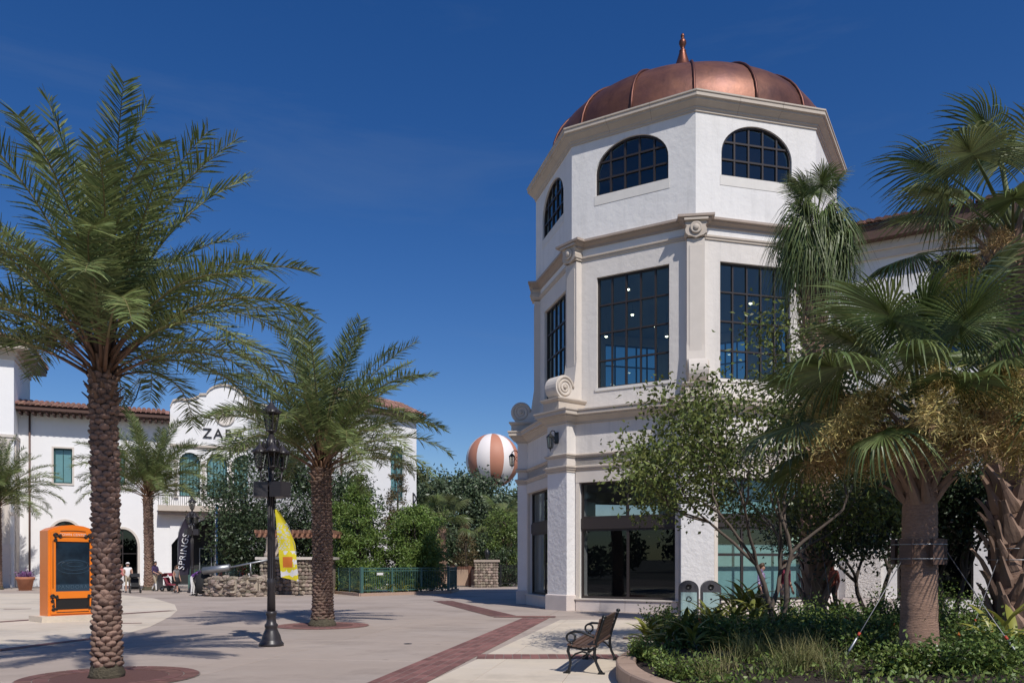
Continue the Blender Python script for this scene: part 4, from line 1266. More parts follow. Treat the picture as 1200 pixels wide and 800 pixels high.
# ------------------------------------------------------------------ kiosk
kN = Vector((.76, -.65, 0)).normalized()
kiosk = thing('directory_kiosk', 'bright orange directory kiosk with a dark screen and black scrollwork', 'kiosk', (-12.86, 23.5, 0), local=True)
kiosk.rotation_euler = (0, 0, math.atan2(kN.y, kN.x) + PI / 2)
w2 = .655; dp = .30
m = MB()
poly = [(-w2, .17), (w2, .17), (w2, 2.58), (w2 * .8, 2.66), (w2 * .45, 2.73), (0, 2.76), (-w2 * .45, 2.73), (-w2 * .8, 2.66), (-w2, 2.58)]
m.prism(poly, ID, -dp, dp); m.build('housing', 'orange', kiosk)
m = MB()
ip = [(-w2 + .07, .22), (w2 - .07, .22), (w2 - .07, 2.54), (w2 * .75, 2.60), (w2 * .4, 2.66), (0, 2.69), (-w2 * .4, 2.66), (-w2 * .75, 2.60), (-w2 + .07, 2.54)]
m.panel(ID, ip, [rect_poly(-.46, .46, .86, 2.28), rect_poly(-.46, .46, .34, .66)], dp, dp + .035); m.build('face_plate', 'orange', kiosk)
m = MB(); m.box(ID, -.46, .46, .86, 2.28, dp - .005, dp + .012); sc = m.build('screen', 'screen', kiosk)
m = MB()
for rx, rz, cx, cz in ((.46, .20, .03, 1.56), (.36, .14, .05, 1.60), (.22, .07, .06, 1.63)):
    pts = [ID.p(max(-.45, min(.45, cx + rx * math.cos(a))), cz + rz * math.sin(a), dp + .013) for a in [2 * PI * k / 40 for k in range(41)]]
    m.tube(pts, [.006 + .008 * abs(math.sin(k / 6)) for k in range(41)], 4)
m.box(ID, -.46, .46, .86, 1.06, dp + .0125, dp + .0145)
m.build('screen_picture', 'screenblue', sc)
ob = link('screen_lettering', text_mesh('PANDORA', .15, 'screentext', .002, spacing=1.2), sc, frame_matrix(ID, 0, .98, dp + .017))
m = MB(); m.box(ID, -.46, .46, .34, .66, dp - .005, dp + .01); m.build('lower_panel', 'black', kiosk)
m = MB(); m.box(ID, -.33, .33, 2.42, 2.53, dp + .035, dp + .05); hd = m.build('header_plate', 'orange', kiosk)
ob = link('header_lettering', text_mesh('TOWN CENTER', .10, 'paleletter', .003, spacing=1.0), hd, frame_matrix(ID, 0, 2.475, dp + .053))
def scroll_orn(par, cx, cz, sx, sz, s=1.0):
    m = MB(); c = dp + .045
    for (ox, oz, r, dirn, a0) in ((.0, .0, .075, 1, 0), (-.13, -.03, .06, -1, 2.2), (.02, -.15, .055, 1, 1.2)):
        pts = [ID.p(cx + sx * (ox + r * (1 - .75 * k / 22) * math.cos(a0 + dirn * k * .42)) * s, cz + sz * (oz + r * (1 - .75 * k / 22) * math.sin(a0 + dirn * k * .42)) * s, c) for k in range(23)]
        m.tube(pts, .018, 5)
    m.tube([ID.p(cx + sx * x * s, cz + sz * z * s, c) for x, z in ((.075, 0), (.03, -.06), (.0, -.12), (-.03, -.24), (-.02, -.34))], .012, 5)
    m.build('scroll_ornament', 'black', par)
for sx in (-1, 1):
    scroll_orn(kiosk, sx * .46, 2.45, sx, 1, .9)
    scroll_orn(kiosk, sx * .54, .72, sx, 1, .85)
    scroll_orn(kiosk, sx * .52, .36, sx, -1, .6)
for pts_ in [[(sx * .535, .95), (sx * .535, 2.3)] for sx in (-1, 1)] + [[(x, z + .03 * math.cos(x * 3.5)) for x in (-.34, -.17, 0, .17, .34)] for z in (2.56, 2.39)] + [[(-.44, .27), (.44, .27)]]:
    m = MB(); m.tube([ID.p(x, z, dp + .042) for x, z in pts_], .009, 5); m.build('trim_line', 'black', kiosk)
m = MB(); m.box(ID, -w2 - .22, w2 + .22, 0, .17, -dp - .2, dp + .18); m.build('plinth', 'cream', kiosk)

# ------------------------------------------------------------------ lamp posts
def lantern(m, mg, x, y, z, s=1.0):
    m.lathe([(0, .66 * s), (.022 * s, .63 * s), (.012 * s, .59 * s), (.035 * s, .56 * s), (.05 * s, .53 * s), (.08 * s, .50 * s), (.10 * s, .47 * s), (.165 * s, .42 * s), (.185 * s, .38 * s), (.185 * s, .365 * s), (.15 * s, .36 * s)], (x, y, z), 12)
    m.lathe([(0, -.05 * s), (.03 * s, -.04 * s), (.05 * s, 0), (.095 * s, .02 * s), (.10 * s, .04 * s), (.07 * s, .045 * s)], (x, y, z), 12)
    for k in range(6):
        a = 2 * PI * k / 6
        m.tube([(x + .092 * s * math.cos(a), y + .092 * s * math.sin(a), z + .03 * s), (x + .15 * s * math.cos(a), y + .15 * s * math.sin(a), z + .37 * s)], .012 * s, 4, sm=False)
    for k in range(12):
        a = 2 * PI * (k + .5) / 12
        m.tube([(x + .175 * s * math.cos(a), y + .175 * s * math.sin(a), z + .39 * s), (x + .19 * s * math.cos(a), y + .19 * s * math.sin(a), z + .43 * s)], [.016 * s, .004 * s], 4)
    m.lathe([(.025 * s, .05 * s), (.03 * s, .2 * s), (.02 * s, .28 * s), (0, .3 * s)], (x, y, z), 8)
    mg.lathe([(.08 * s, .04 * s), (.138 * s, .36 * s)], (x, y, z), 6, sm=False)
lamp = thing('street_lamp', 'tall dark lamp post with clustered lanterns and speaker boxes beside the yellow flag', 'street lamp', (-4.84, 16.3, 0), local=True, group='clustered lantern lamp posts')
m = MB(); m.lathe([(.245, 0), (.245, .05), (.21, .09), (.195, .13), (.18, .20), (.135, .30), (.115, .36), (.13, .39), (.13, .43), (.10, .46), (.09, .52), (.086, .60), (.108, .63), (.108, .67), (.084, .70)], n=20)
m.build('base', 'lampiron', lamp)
m = MB(); m.lathe([(.084, .70), (.076, 1.2), (.088, 1.24), (.088, 1.30), (.073, 1.34), (.058, 3.15), (.085, 3.17), (.085, 3.23), (.055, 3.26), (.05, 4.25)], n=14)
for k in range(10):
    a = 2 * PI * k / 10; m.tube([(.074 * math.cos(a), .074 * math.sin(a), 1.36), (.060 * math.cos(a), .060 * math.sin(a), 3.1)], .010, 4)
m.build('pole', 'lampiron', lamp)
m = MB(); mg = MB(); lantern(m, mg, 0, 0, 4.28, 1.06); l0 = m.build('lantern', 'lampiron', lamp); mg.build('lantern_glass', 'lanternglass', l0)
for k in range(4):
    a = math.radians(25 + 90 * k); r = .215
    x, y = r * math.cos(a), r * math.sin(a)
    m = MB(); mg = MB(); lantern(m, mg, x, y, 3.55, .86)
    pts = [(0.05 * math.cos(a), .05 * math.sin(a), 3.30), (.14 * math.cos(a), .14 * math.sin(a), 3.26), (.19 * math.cos(a), .19 * math.sin(a), 3.33), (x, y, 3.52)]
    m.tube(pts, .02, 6)
    sp = [(math.cos(a) * (.13 + .08 * (1 - q / 14) * math.cos(q * .6)), math.sin(a) * (.17 + .08 * (1 - q / 14) * math.cos(q * .6)), 3.42 + .08 * (1 - q / 14) * math.sin(q * .6)) for q in range(14)]
    m.tube(sp, .012, 5)
    sp = [(math.cos(a) * (.10 + .07 * (1 - q / 14) * math.cos(q * .6)), math.sin(a) * (.12 + .07 * (1 - q / 14) * math.cos(q * .6)), 3.98 + .10 * (1 - q / 14) * math.sin(q * .6)) for q in range(14)]
    m.tube(sp, .012, 5)
    la = m.build('side_lantern', 'lampiron', lamp); mg.build('lantern_glass', 'lanternglass', la)
m = MB(); m.lathe([(.05, 3.86), (.11, 3.9), (.13, 4.0), (.10, 4.1), (.06, 4.2)], n=12)
for k in range(8):
    a = 2 * PI * k / 8; m.tube([(.1 * math.cos(a), .1 * math.sin(a), 3.88), (.16 * math.cos(a), .16 * math.sin(a), 3.98), (.17 * math.cos(a), .17 * math.sin(a), 4.08), (.13 * math.cos(a), .13 * math.sin(a), 4.14)], .022, 5)
m.build('collar_ornament', 'lampiron', lamp)
for k, a in enumerate((math.radians(200), math.radians(-20), math.radians(90))):
    f = Fr((.21 * math.cos(a), .21 * math.sin(a), 2.98), (-math.sin(a), math.cos(a), 0))
    m = MB(); m.box(f, -.17, .17, 0, .30, -.13, .13); m.box(f, -.15, .15, .02, .28, .13, .136)
    m.tube([(0, 0, 3.1), (.12 * math.cos(a), .12 * math.sin(a), 3.12)], .025, 6); m.build('speaker_box', 'lampiron', lamp)
lamp2 = copy_tree(lamp, (-18.15, 46, 0), .5, 1.1, 'distant dark lamp post with clustered lanterns beside the black SPRINGS flag')

# ------------------------------------------------------------------ feather flags
def feather(name, label, loc, h, w, mat_, zbot, rz=0.0, slant=0.0):
    t = thing(name, label, 'flag', loc, rz, local=True)
    m = MB()
    pole = [(0, 0, .05), (0, 0, h * .6), (.03, 0, h * .8), (w * .25, 0, h * .93), (w * .55, 0, h)]
    if slant: pole = [(slant + w, .05, .05), (slant * .8 + w, .05, h * .3), (slant * .5 + w * .98, .05, h * .55), (slant * .2 + w * .75, .05, h * .8), (.05, .05, h)]
    m.tube(pole, [.022, .02, .016, .012, .008], 6); m.build('pole', 'galv', t)
    m = MB(); m.lathe([(.22, 0), (.22, .03), (.05, .06), (.03, .12), (0, .12)], ((slant + w) if slant else 0, .05 if slant else 0, 0), n=14); m.build('base', 'black', t)
    m = MB(); N = 22; vs = []
    for k in range(N + 1):
        s = k / N; z = zbot + (h - zbot) * s
        x0 = 0 if s < .6 else (w * .55) * ((s - .6) / .4) ** 2
        x1 = w * (1.0 - .10 * (1 - s)) * (1 if s < .55 else max(0, 1 - ((s - .55) / .45) ** 2.4 * .42)) if s < .999 else w * .56
        sl = slant * (1 - s)
        if slant: x0 = sl * .75; x1 = sl + w * min(1, (1 - s) * 2.0 + .06) ** .6
        for q in range(7):
            f = q / 6; vs.append((x0 + (x1 - x0) * f, .05 * math.sin(f * 5 + s * 6) * f + .02 * math.sin(s * 17), z - slant * .5 * f * (1 - s)))
    m.add(vs, [(k * 7 + q, k * 7 + q + 1, (k + 1) * 7 + q + 1, (k + 1) * 7 + q) for k in range(N) for q in range(6)], sm=True)
    return t, m.build('banner', mat_, t)
def flag_print():
    m = mat('yellow_flag_print', (.62, .52, .015), .7)
    nt = m.node_tree; n = nt.nodes; L = nt.links.new; p = n["Principled BSDF"]
    tc = n.new("ShaderNodeTexCoord"); sp = n.new("ShaderNodeSeparateXYZ"); L(tc.outputs["Object"], sp.inputs[0])
    def math_(op, a, b=None):
        q = n.new("ShaderNodeMath"); q.operation = op
        for k, v in enumerate((a, b)):
            if v is None: continue
            if hasattr(v, 'name'): L(v, q.inputs[k])
            else: q.inputs[k].default_value = v
        return q.outputs[0]
    X, Z = sp.outputs[0], sp.outputs[2]
    def inside(v, a, b): return math_('MULTIPLY', math_('GREATER_THAN', v, a), math_('LESS_THAN', v, b))
    mp = n.new("ShaderNodeMapping"); mp.inputs["Scale"].default_value = (5.0, 0, 7.5); mp.inputs["Rotation"].default_value = (0, .35, 0); L(tc.outputs["Object"], mp.inputs[0])
    vo = n.new("ShaderNodeTexVoronoi"); vo.feature = 'DISTANCE_TO_EDGE'; vo.inputs["Scale"].default_value = 1.0; L(mp.outputs[0], vo.inputs["Vector"])
    scrib = math_('MULTIPLY', math_('GREATER_THAN', vo.outputs[0], .13), math_('MULTIPLY', inside(Z, 2.35, 3.75), inside(X, .10, .80)))
    nz = n.new("ShaderNodeTexNoise"); nz.inputs["Scale"].default_value = 2.3; L(tc.outputs["Object"], nz.inputs["Vector"])
    cloud = math_('MULTIPLY', math_('GREATER_THAN', nz.outputs[0], .55), math_('LESS_THAN', Z, 2.3))
    orange = math_('MULTIPLY', inside(Z, 1.45, 2.0), inside(X, .42, .95))
    col = p.inputs["Base Color"].links[0].from_socket if p.inputs["Base Color"].links else None
    def mixc(f, c, prev):
        x = n.new("ShaderNodeMixRGB"); L(f, x.inputs[0]); x.inputs[2].default_value = (*c, 1); L(prev, x.inputs[1]); return x.outputs[0]
    col = mixc(cloud, (.62, .60, .60), col); col = mixc(scrib, (.50, .50, .44), col); col = mixc(orange, (.55, .15, .02), col)
    L(col, p.inputs["Base Color"]); return m
M['yellowflag'] = flag_print()
M['darkflag'] = mat('dark_flag', (.022, .016, .03), .7)
M['blueflag'] = mat('blue_flag', (.02, .12, .32), .7)
M['white'] = mat('white_paint', (.75, .74, .73), .6)
t, b = feather('feather_flag', 'yellow feather flag with white and orange print behind the lamp post', (-12.28, 42.0, 0), 4.45, .86, 'yellowflag', .95, math.radians(-6), slant=.42)
t, b = feather('feather_flag', 'blue feather flag half hidden between lamp post and yellow flag', (-12.2, 43.5, 0), 3.4, .55, 'blueflag', .9, math.radians(-20))
t, b = feather('feather_flag', 'black feather flag with white SPRINGS lettering by the store arch', (-19.45, 47.2, 0), 4.3, .75, 'darkflag', 1.0, math.radians(4))
mm = text_mesh('SPRINGS', .52, 'white', .004, spacing=1.1)
ob = link('lettering', mm, b, Matrix.Translation((.36, -.075, 2.35)) @ Matrix.Rotation(PI / 2, 4, 'X') @ Matrix.Rotation(math.radians(82), 4, 'Z'))
t = thing('flag_pole', 'slim pale blue and white pole in front of the store arch', 'pole', (-17.9, 49, 0))
m = MB(); m.tube([(-17.9, 49, 0), (-17.9, 49, 5.3)], .055, 8); m.build('pole', 'white', t)
m = MB(); m.tube([(-17.83, 48.98, .3), (-17.83, 48.98, 5.2)], .05, 6); m.build('furled_banner', 'blueflag', t)

# ------------------------------------------------------------------ rock wall, pergola, spout
rw = thing('fieldstone_wall', 'low curved wall of rough tan fieldstone below the pergola', 'wall', (-13.6, 41.5, 0))
rr_ = random.Random(4)
m = MB()
def stone(m, c, sx, sy, sz, rr_):
    vs = []; n = 7
    for j, (r, h) in enumerate(((.55, -.5), (1, -.15), (.95, .25), (.5, .5))):
        for k in range(n):
            a = 2 * PI * k / n + j * .3; q = r * rr_.uniform(.8, 1.12)
            vs.append((c[0] + sx * q * math.cos(a), c[1] + sy * q * math.sin(a), c[2] + sz * h * rr_.uniform(.85, 1.1)))
    fs = [(j * n + k, j * n + (k + 1) % n, (j + 1) * n + (k + 1) % n, (j + 1) * n + k) for j in range(3) for k in range(n)] + [tuple(range(n)), tuple(3 * n + k for k in range(n))]
    m.add(vs, fs)
path = [(-15.9, 42.2), (-15.5, 41.2), (-14.6, 40.5), (-13.6, 40.3), (-12.8, 40.8), (-12.4, 41.8)]
core = MB()
for q in range(len(path) - 1):
    (x0, y0), (x1, y1) = path[q], path[q + 1]
    core.box(Fr((x0, y0, 0), (x1 - x0, y1 - y0, 0)), -.1, math.hypot(x1 - x0, y1 - y0) + .1, 0, .85, -.5, .12)
    L_ = math.hypot(x1 - x0, y1 - y0)
    for k in range(int(L_ / .17)):
        for lev in range(5):
            f = (k + rr_.uniform(.1, .9)) / (L_ / .17)
            stone(m, (x0 + (x1 - x0) * f + rr_.uniform(-.04, .04), y0 + (y1 - y0) * f - .10 + rr_.uniform(-.09, .05), .1 + lev * .18 + rr_.uniform(-.09, .09)), rr_.uniform(.09, .24), rr_.uniform(.12, .22), rr_.uniform(.10, .27), rr_)
        stone(m, (x0 + (x1 - x0) * (k + .5) / (L_ / .17), y0 + (y1 - y0) * (k + .5) / (L_ / .17) + .25, .9 + rr_.uniform(-.1, .1)), .2, .3, .2, rr_)
m.build('stones', 'rock', rw, kind='stuff'); core.build('core', 'rock', rw)
pw = thing('terrace_wall', 'higher stone terrace wall with pale cap carrying the pergola', 'wall', (-12, 43.5, 0))
m = MB(); m.box(Fr((0, 43.2, 0), (1, 0, 0)), -13.4, -9.7, 0, 1.85, -1.4, 0); m.build('core', 'rock', pw)
m = MB()
for k in range(22):
    for lev in range(9): stone(m, (-13.3 + k * .17 + rr_.uniform(-.04, .04), 43.15 + rr_.uniform(-.06, .03), .1 + lev * .2), rr_.uniform(.10, .17), .12, rr_.uniform(.16, .24), rr_)
m.build('stones', 'rock', pw, kind='stuff')
m = MB(); m.box(Fr((0, 43.0, 0), (1, 0, 0)), -13.6, -9.5, 1.86, 2.0, -1.7, .1); m.build('cap', 'cast_lt', pw)
pg = thing('pergola', 'small timber pergola on stout stone columns above the terrace wall', 'pergola', (-11.7, 43.5, 2.0))
for x in (-13.0, -10.4):
    for y in (43.35, 44.9):
        m = MB(); m.lathe([(.26, 0), (.26, .18), (.20, .22), (.17, .30), (.15, .95), (.19, 1.0), (.19, 1.06)], (x, y, 2.0), 12); m.build('column', 'stonecol', pg)
for y in (43.35, 44.9):
    m = MB(); m.box(Fr((0, y, 0), (1, 0, 0)), -13.7, -9.5, 3.06, 3.26, -.07, .07); m.build('beam', 'pergola', pg)
for k in range(15):
    x = -13.55 + k * .285
    m = MB(); m.box(Fr((x, 0, 0), (0, 1, 0)), 42.75, 45.4, 3.265, 3.43, -.035, .035); m.build('rafter', 'pergola', pg)
t = thing('metal_spout', 'long grey metal tube tilted across the top of the fieldstone wall', 'pipe', (-14.5, 40.6, 1.1))
m = MB(); m.tube([(-15.6, 41.0, 1.28), (-14.2, 40.8, 1.46)], [.20, .17], 10); m.build('barrel', 'galv', t)
m = MB(); m.tube([(-14.2, 40.8, 1.46), (-11.9, 41.4, 1.95)], .05, 8); m.tube([(-13.2, 40.9, 1.66), (-13.2, 41.0, 1.0)], .04, 6); m.tube([(-15.2, 40.95, 1.3), (-15.2, 41.0, 1.0)], .05, 6); m.build('rod', 'galv', t)

# ------------------------------------------------------------------ railings
def railing(name, label, pts, h, gap, z0=0.15, mat_='greenrail', kerb=None, posts=True, cat='railing'):
    t = thing(name, label, cat, (*pts[0], 0))
    pk = MB(); kb = MB()
    for q in range(len(pts) - 1):
        (x0, y0), (x1, y1) = pts[q], pts[q + 1]; L_ = math.hypot(x1 - x0, y1 - y0); f = Fr((x0, y0, 0), (x1 - x0, y1 - y0, 0))
        for z in (h, h - .14, z0 + .12):
            m = MB(); m.box(f, .05, L_ - .05, z - .025, z + .02, -.022, .022); m.build('rail', mat_, t)
        for k in range(1, int(L_ / gap)): pk.box(f, k * gap - .009, k * gap + .009, z0 + .12, h - .02, -.009, .009)
        np_ = max(1, round(L_ / 1.9))
        for k in range(np_ + (1 if q == len(pts) - 2 else 0)):
            a = L_ * k / np_; big = k == 0 or k == np_
            r = .07 if big else .04
            m = MB(); m.box(f, a - r, a + r, 0, h + (.06 if big else .0), -r, r); m.build('post', mat_, t)
        if kerb:
            m = MB(); m.box(f, -.15, L_ + .15, 0, z0, -.18, .18); m.build('kerb', kerb, t)
    pk.build('pickets', mat_, t, kind='stuff')
    return t
railing('green_railing', 'dark green picket railing round the shrub bed by the cypress trees', [(-11.3, 47.5), (-7.65, 41.2), (-3.55, 45.2), (-3.4, 49)], 1.42, .115, kerb='kerbstone')
t = thing('notice_plate', 'small white notice plate fixed on the green railing', 'sign', (-7.0, 41.7, 1.1))
m = MB(); m.prism([(-.22, -.06), (.22, -.06), (.16, .0), (.22, .06), (-.22, .06), (-.16, 0)], Fr((-6.85, 41.94, 1.12), (4.1, 4.0, 0)), .03, .045); m.build('plate', 'white', t)
railing('balcony_railing', 'grey green railing far off below the arch of the store', [(-20.3, 51), (-14.6, 53)], 1.25, .13)
bw = thing('timber_fence', 'tan panelled fence with brown posts beyond the green railing', 'fence', (-4.6, 57.5, 0))
f = Fr((-5.2, 57.5, 0), (1, .05, 0))
for k in range(3):
    m = MB(); m.box(f, k * 1.1 + .1, k * 1.1 + 1.0, .1, 1.25, -.04, .04); m.build('panel', 'tanpanel', bw)
for k in range(4):
    m = MB(); m.box(f, k * 1.1 - .1, k * 1.1 + .1, 0, 1.5, -.08, .08); m.build('post', 'brownwood', bw)
m = MB(); m.box(f, -.1, 3.4, 1.26, 1.45, -.06, .06); m.build('rail', 'brownwood', bw)
gate = thing('stone_gate_pier', 'dark stone pier with pale cap between the fence and the tower', 'pier', (-1.75, 57, 0))
m = MB(); m.box(Fr((-1.75, 57, 0), (1, 0, 0)), -.75, .75, 0, 1.75, -.6, .6); m.build('core', 'rock', gate)
m = MB()
for k in range(9):
    for lev in range(9): stone(m, (-2.5 + k * .18 + rr_.uniform(-.03, .03), 56.4, .1 + lev * .19), rr_.uniform(.1, .16), .1, rr_.uniform(.16, .22), rr_)
m.build('stones', 'rock', gate, kind='stuff')
m = MB(); m.box(Fr((-1.75, 57, 0), (1, 0, 0)), -.9, .9, 1.76, 1.92, -.75, .75); m.build('cap', 'stonecol', gate)
m = MB(); m.lathe([(.12, 1.92), (.06, 2.0), (.16, 2.2), (.18, 2.5), (.1, 2.6), (0, 2.75)], (-1.75, 57, 0), 10); m.build('finial', 'iron', gate)
railing('iron_fence', 'dark iron fence right of the stone pier beside the tower', [(-.8, 57), (2.2, 57.3)], 1.5, .13, mat_='iron', cat='fence')

# flower pots
def pot(x, y, label, s=1.0):
    t = thing('flower_pot', label, 'plant pot', (x, y, 0), group='pots by the store wall')
    m = MB(); m.lathe([(.30 * s, 0), (.40 * s, .55 * s), (.46 * s, .60 * s), (.47 * s, .72 * s), (.41 * s, .72 * s), (.38 * s, .6 * s), (0, .6 * s)], (x, y, 0), 14); m.build('pot', 'terrapot', t)
    P = np.array([[x + rnd.gauss(0, .22), y + rnd.gauss(0, .22), .72 * s + abs(rnd.gauss(0, .16))] for _ in range(260)]); D = npr.normal(size=(260, 3)) + [0, 0, .8]
    V, F = leaf_arrays(P, D, .12, .07, npr); V = V - np.array([x, y, 0])
    link('plant', np_mesh('plant', V, F, 'flower_pu' if s > 1 else 'leaf_shrub'), t)
pot(-29.9, 49.8, 'terracotta pot of purple flowers behind the leftmost palm', 1.15)
pot(-27.4, 49.6, 'terracotta pot of green leaves between palm and kiosk', 1.05)
# ------------------------------------------------------------------ date palms
def frond_mesh(el, length, seed, bend, mats=('frond', 'rachis', 'petiole'), dens=104, droop=.0):
    """pinnate frond starting at the origin, growing towards +x at elevation el"""
    r = random.Random(seed); NS = 18
    pts = []; p = Vector((0, 0, 0)); side = r.uniform(-.22, .22)
    for k in range(NS + 1):
        s = k / NS
        a = el - bend * (s ** 1.35)
        yaw = side * s * s
        d = Vector((math.cos(a) * math.cos(yaw), math.cos(a) * math.sin(yaw), math.sin(a)))
        pts.append((p.copy(), d)); p = p + d * (length / NS)
    m = MB()
    rad = lambda s: .030 * (1 - s) ** .8 + .004
    k0 = 5
    P = [q[0] for q in pts]
    m.tube(P[:k0], [.034 - .012 * k / k0 for k in range(k0)], 6, m=2, flat=.6)
    m.tube(P[k0 - 1:], [.019 * (1 - (k / (NS - k0 + 1))) ** .8 + .003 for k in range(NS - k0 + 2)], 5, m=1)
    vs = []; fs = []
    def at(s):
        x = s * NS; i = min(NS - 1, int(x)); f = x - i
        return pts[i][0].lerp(pts[i + 1][0], f), pts[i][1].lerp(pts[i + 1][1], f).normalized()
    for k in range(dens):
        s = .17 + .83 * (k / (dens - 1)) ** .95
        for sg in (-1, 1):
            s2 = min(1, s + r.uniform(-.006, .006)); c, t = at(s2)
            sd = t.cross(Vector((0, 0, 1)))
            if sd.length < .05: sd = Vector((0, 1, 0))
            sd.normalize(); nn = sd.cross(t).normalized()
            L_ = (.53 * math.sin(PI * (.16 + .76 * s2)) ** .6 + .05) * r.uniform(.86, 1.1) * length / 3.9
            fw = .42 + .62 * s2 + r.uniform(-.14, .14)          # sweep towards the tip
            v = r.uniform(.1, .8) if r.random() < .75 else r.uniform(-.5, .1)
            d = (sd * sg + t * fw + nn * v).normalized()
            w = (.018 + .011 * r.random()) * length / 3.9
            wv = d.cross(nn).normalized() * w * .5 + nn * w * r.uniform(-.5, .5)
            g = Vector((0, 0, -1)); b = r.uniform(.04, .17) + droop
            c0 = c; c1 = c + d * L_ * .5 + g * L_ * b * .2; c2 = c + d * L_ * .97 + g * L_ * b
            b0 = len(vs)
            vs += [c0 + wv * .5, c0 - wv * .5, c1 + wv, c1 - wv, c2 + wv * .25, c2 - wv * .25]
            fs += [(b0, b0 + 1, b0 + 3, b0 + 2), (b0 + 2, b0 + 3, b0 + 5, b0 + 4)]
    m.add(vs, fs, 0)
    return m.mesh('frond', list(mats))
def scale_mesh():
    m = MB(); n = 8; vs = []
    for ring_i, (q, dep) in enumerate(((1, 0), (.86, .030), (.55, .052))):
        for k in range(n):
            a = 2 * PI * k / n
            x = .098 * q * math.copysign(abs(math.cos(a)) ** .8, math.cos(a)); z = .054 * q * math.copysign(abs(math.sin(a)) ** .8, math.sin(a))
            vs.append((x, -(dep + (.026 * z / .054 if ring_i else 0)), z))
    vs.append((0, -.058, .012))
    fs = [(j * n + k, j * n + (k + 1) % n, (j + 1) * n + (k + 1) % n, (j + 1) * n + k) for j in range(2) for k in range(n)] + [(2 * n + k, 2 * n + (k + 1) % n, 3 * n) for k in range(n)]
    m.add(vs, fs, 0, True)
    return m.mesh('leaf_scale', 'datebark')
SCALE = scale_mesh()
CLASSES = []
for k, (el, bend, L_) in enumerate(((86, .35, 3.9), (78, .55, 3.85), (68, .75, 3.95), (58, .95, 3.95), (52, 1.15, 3.9), (46, 1.30, 3.85), (40, 1.42, 3.75), (33, 1.45, 3.6), (25, 1.40, 3.3))):
    CLASSES.append([frond_mesh(math.radians(el), L_, 100 + k * 3 + q, bend + .12 * q) for q in range(2)])
YOUNG = frond_mesh(math.radians(80), 3.3, 77, .9, mats=('frond_yng', 'rachis', 'petiole'), dens=80)
def trunk_r(s, r0):
    return r0 * (1.0 + .26 * math.exp(-s * 9) - .0 * s + .10 * max(0, s - .9) * 6)
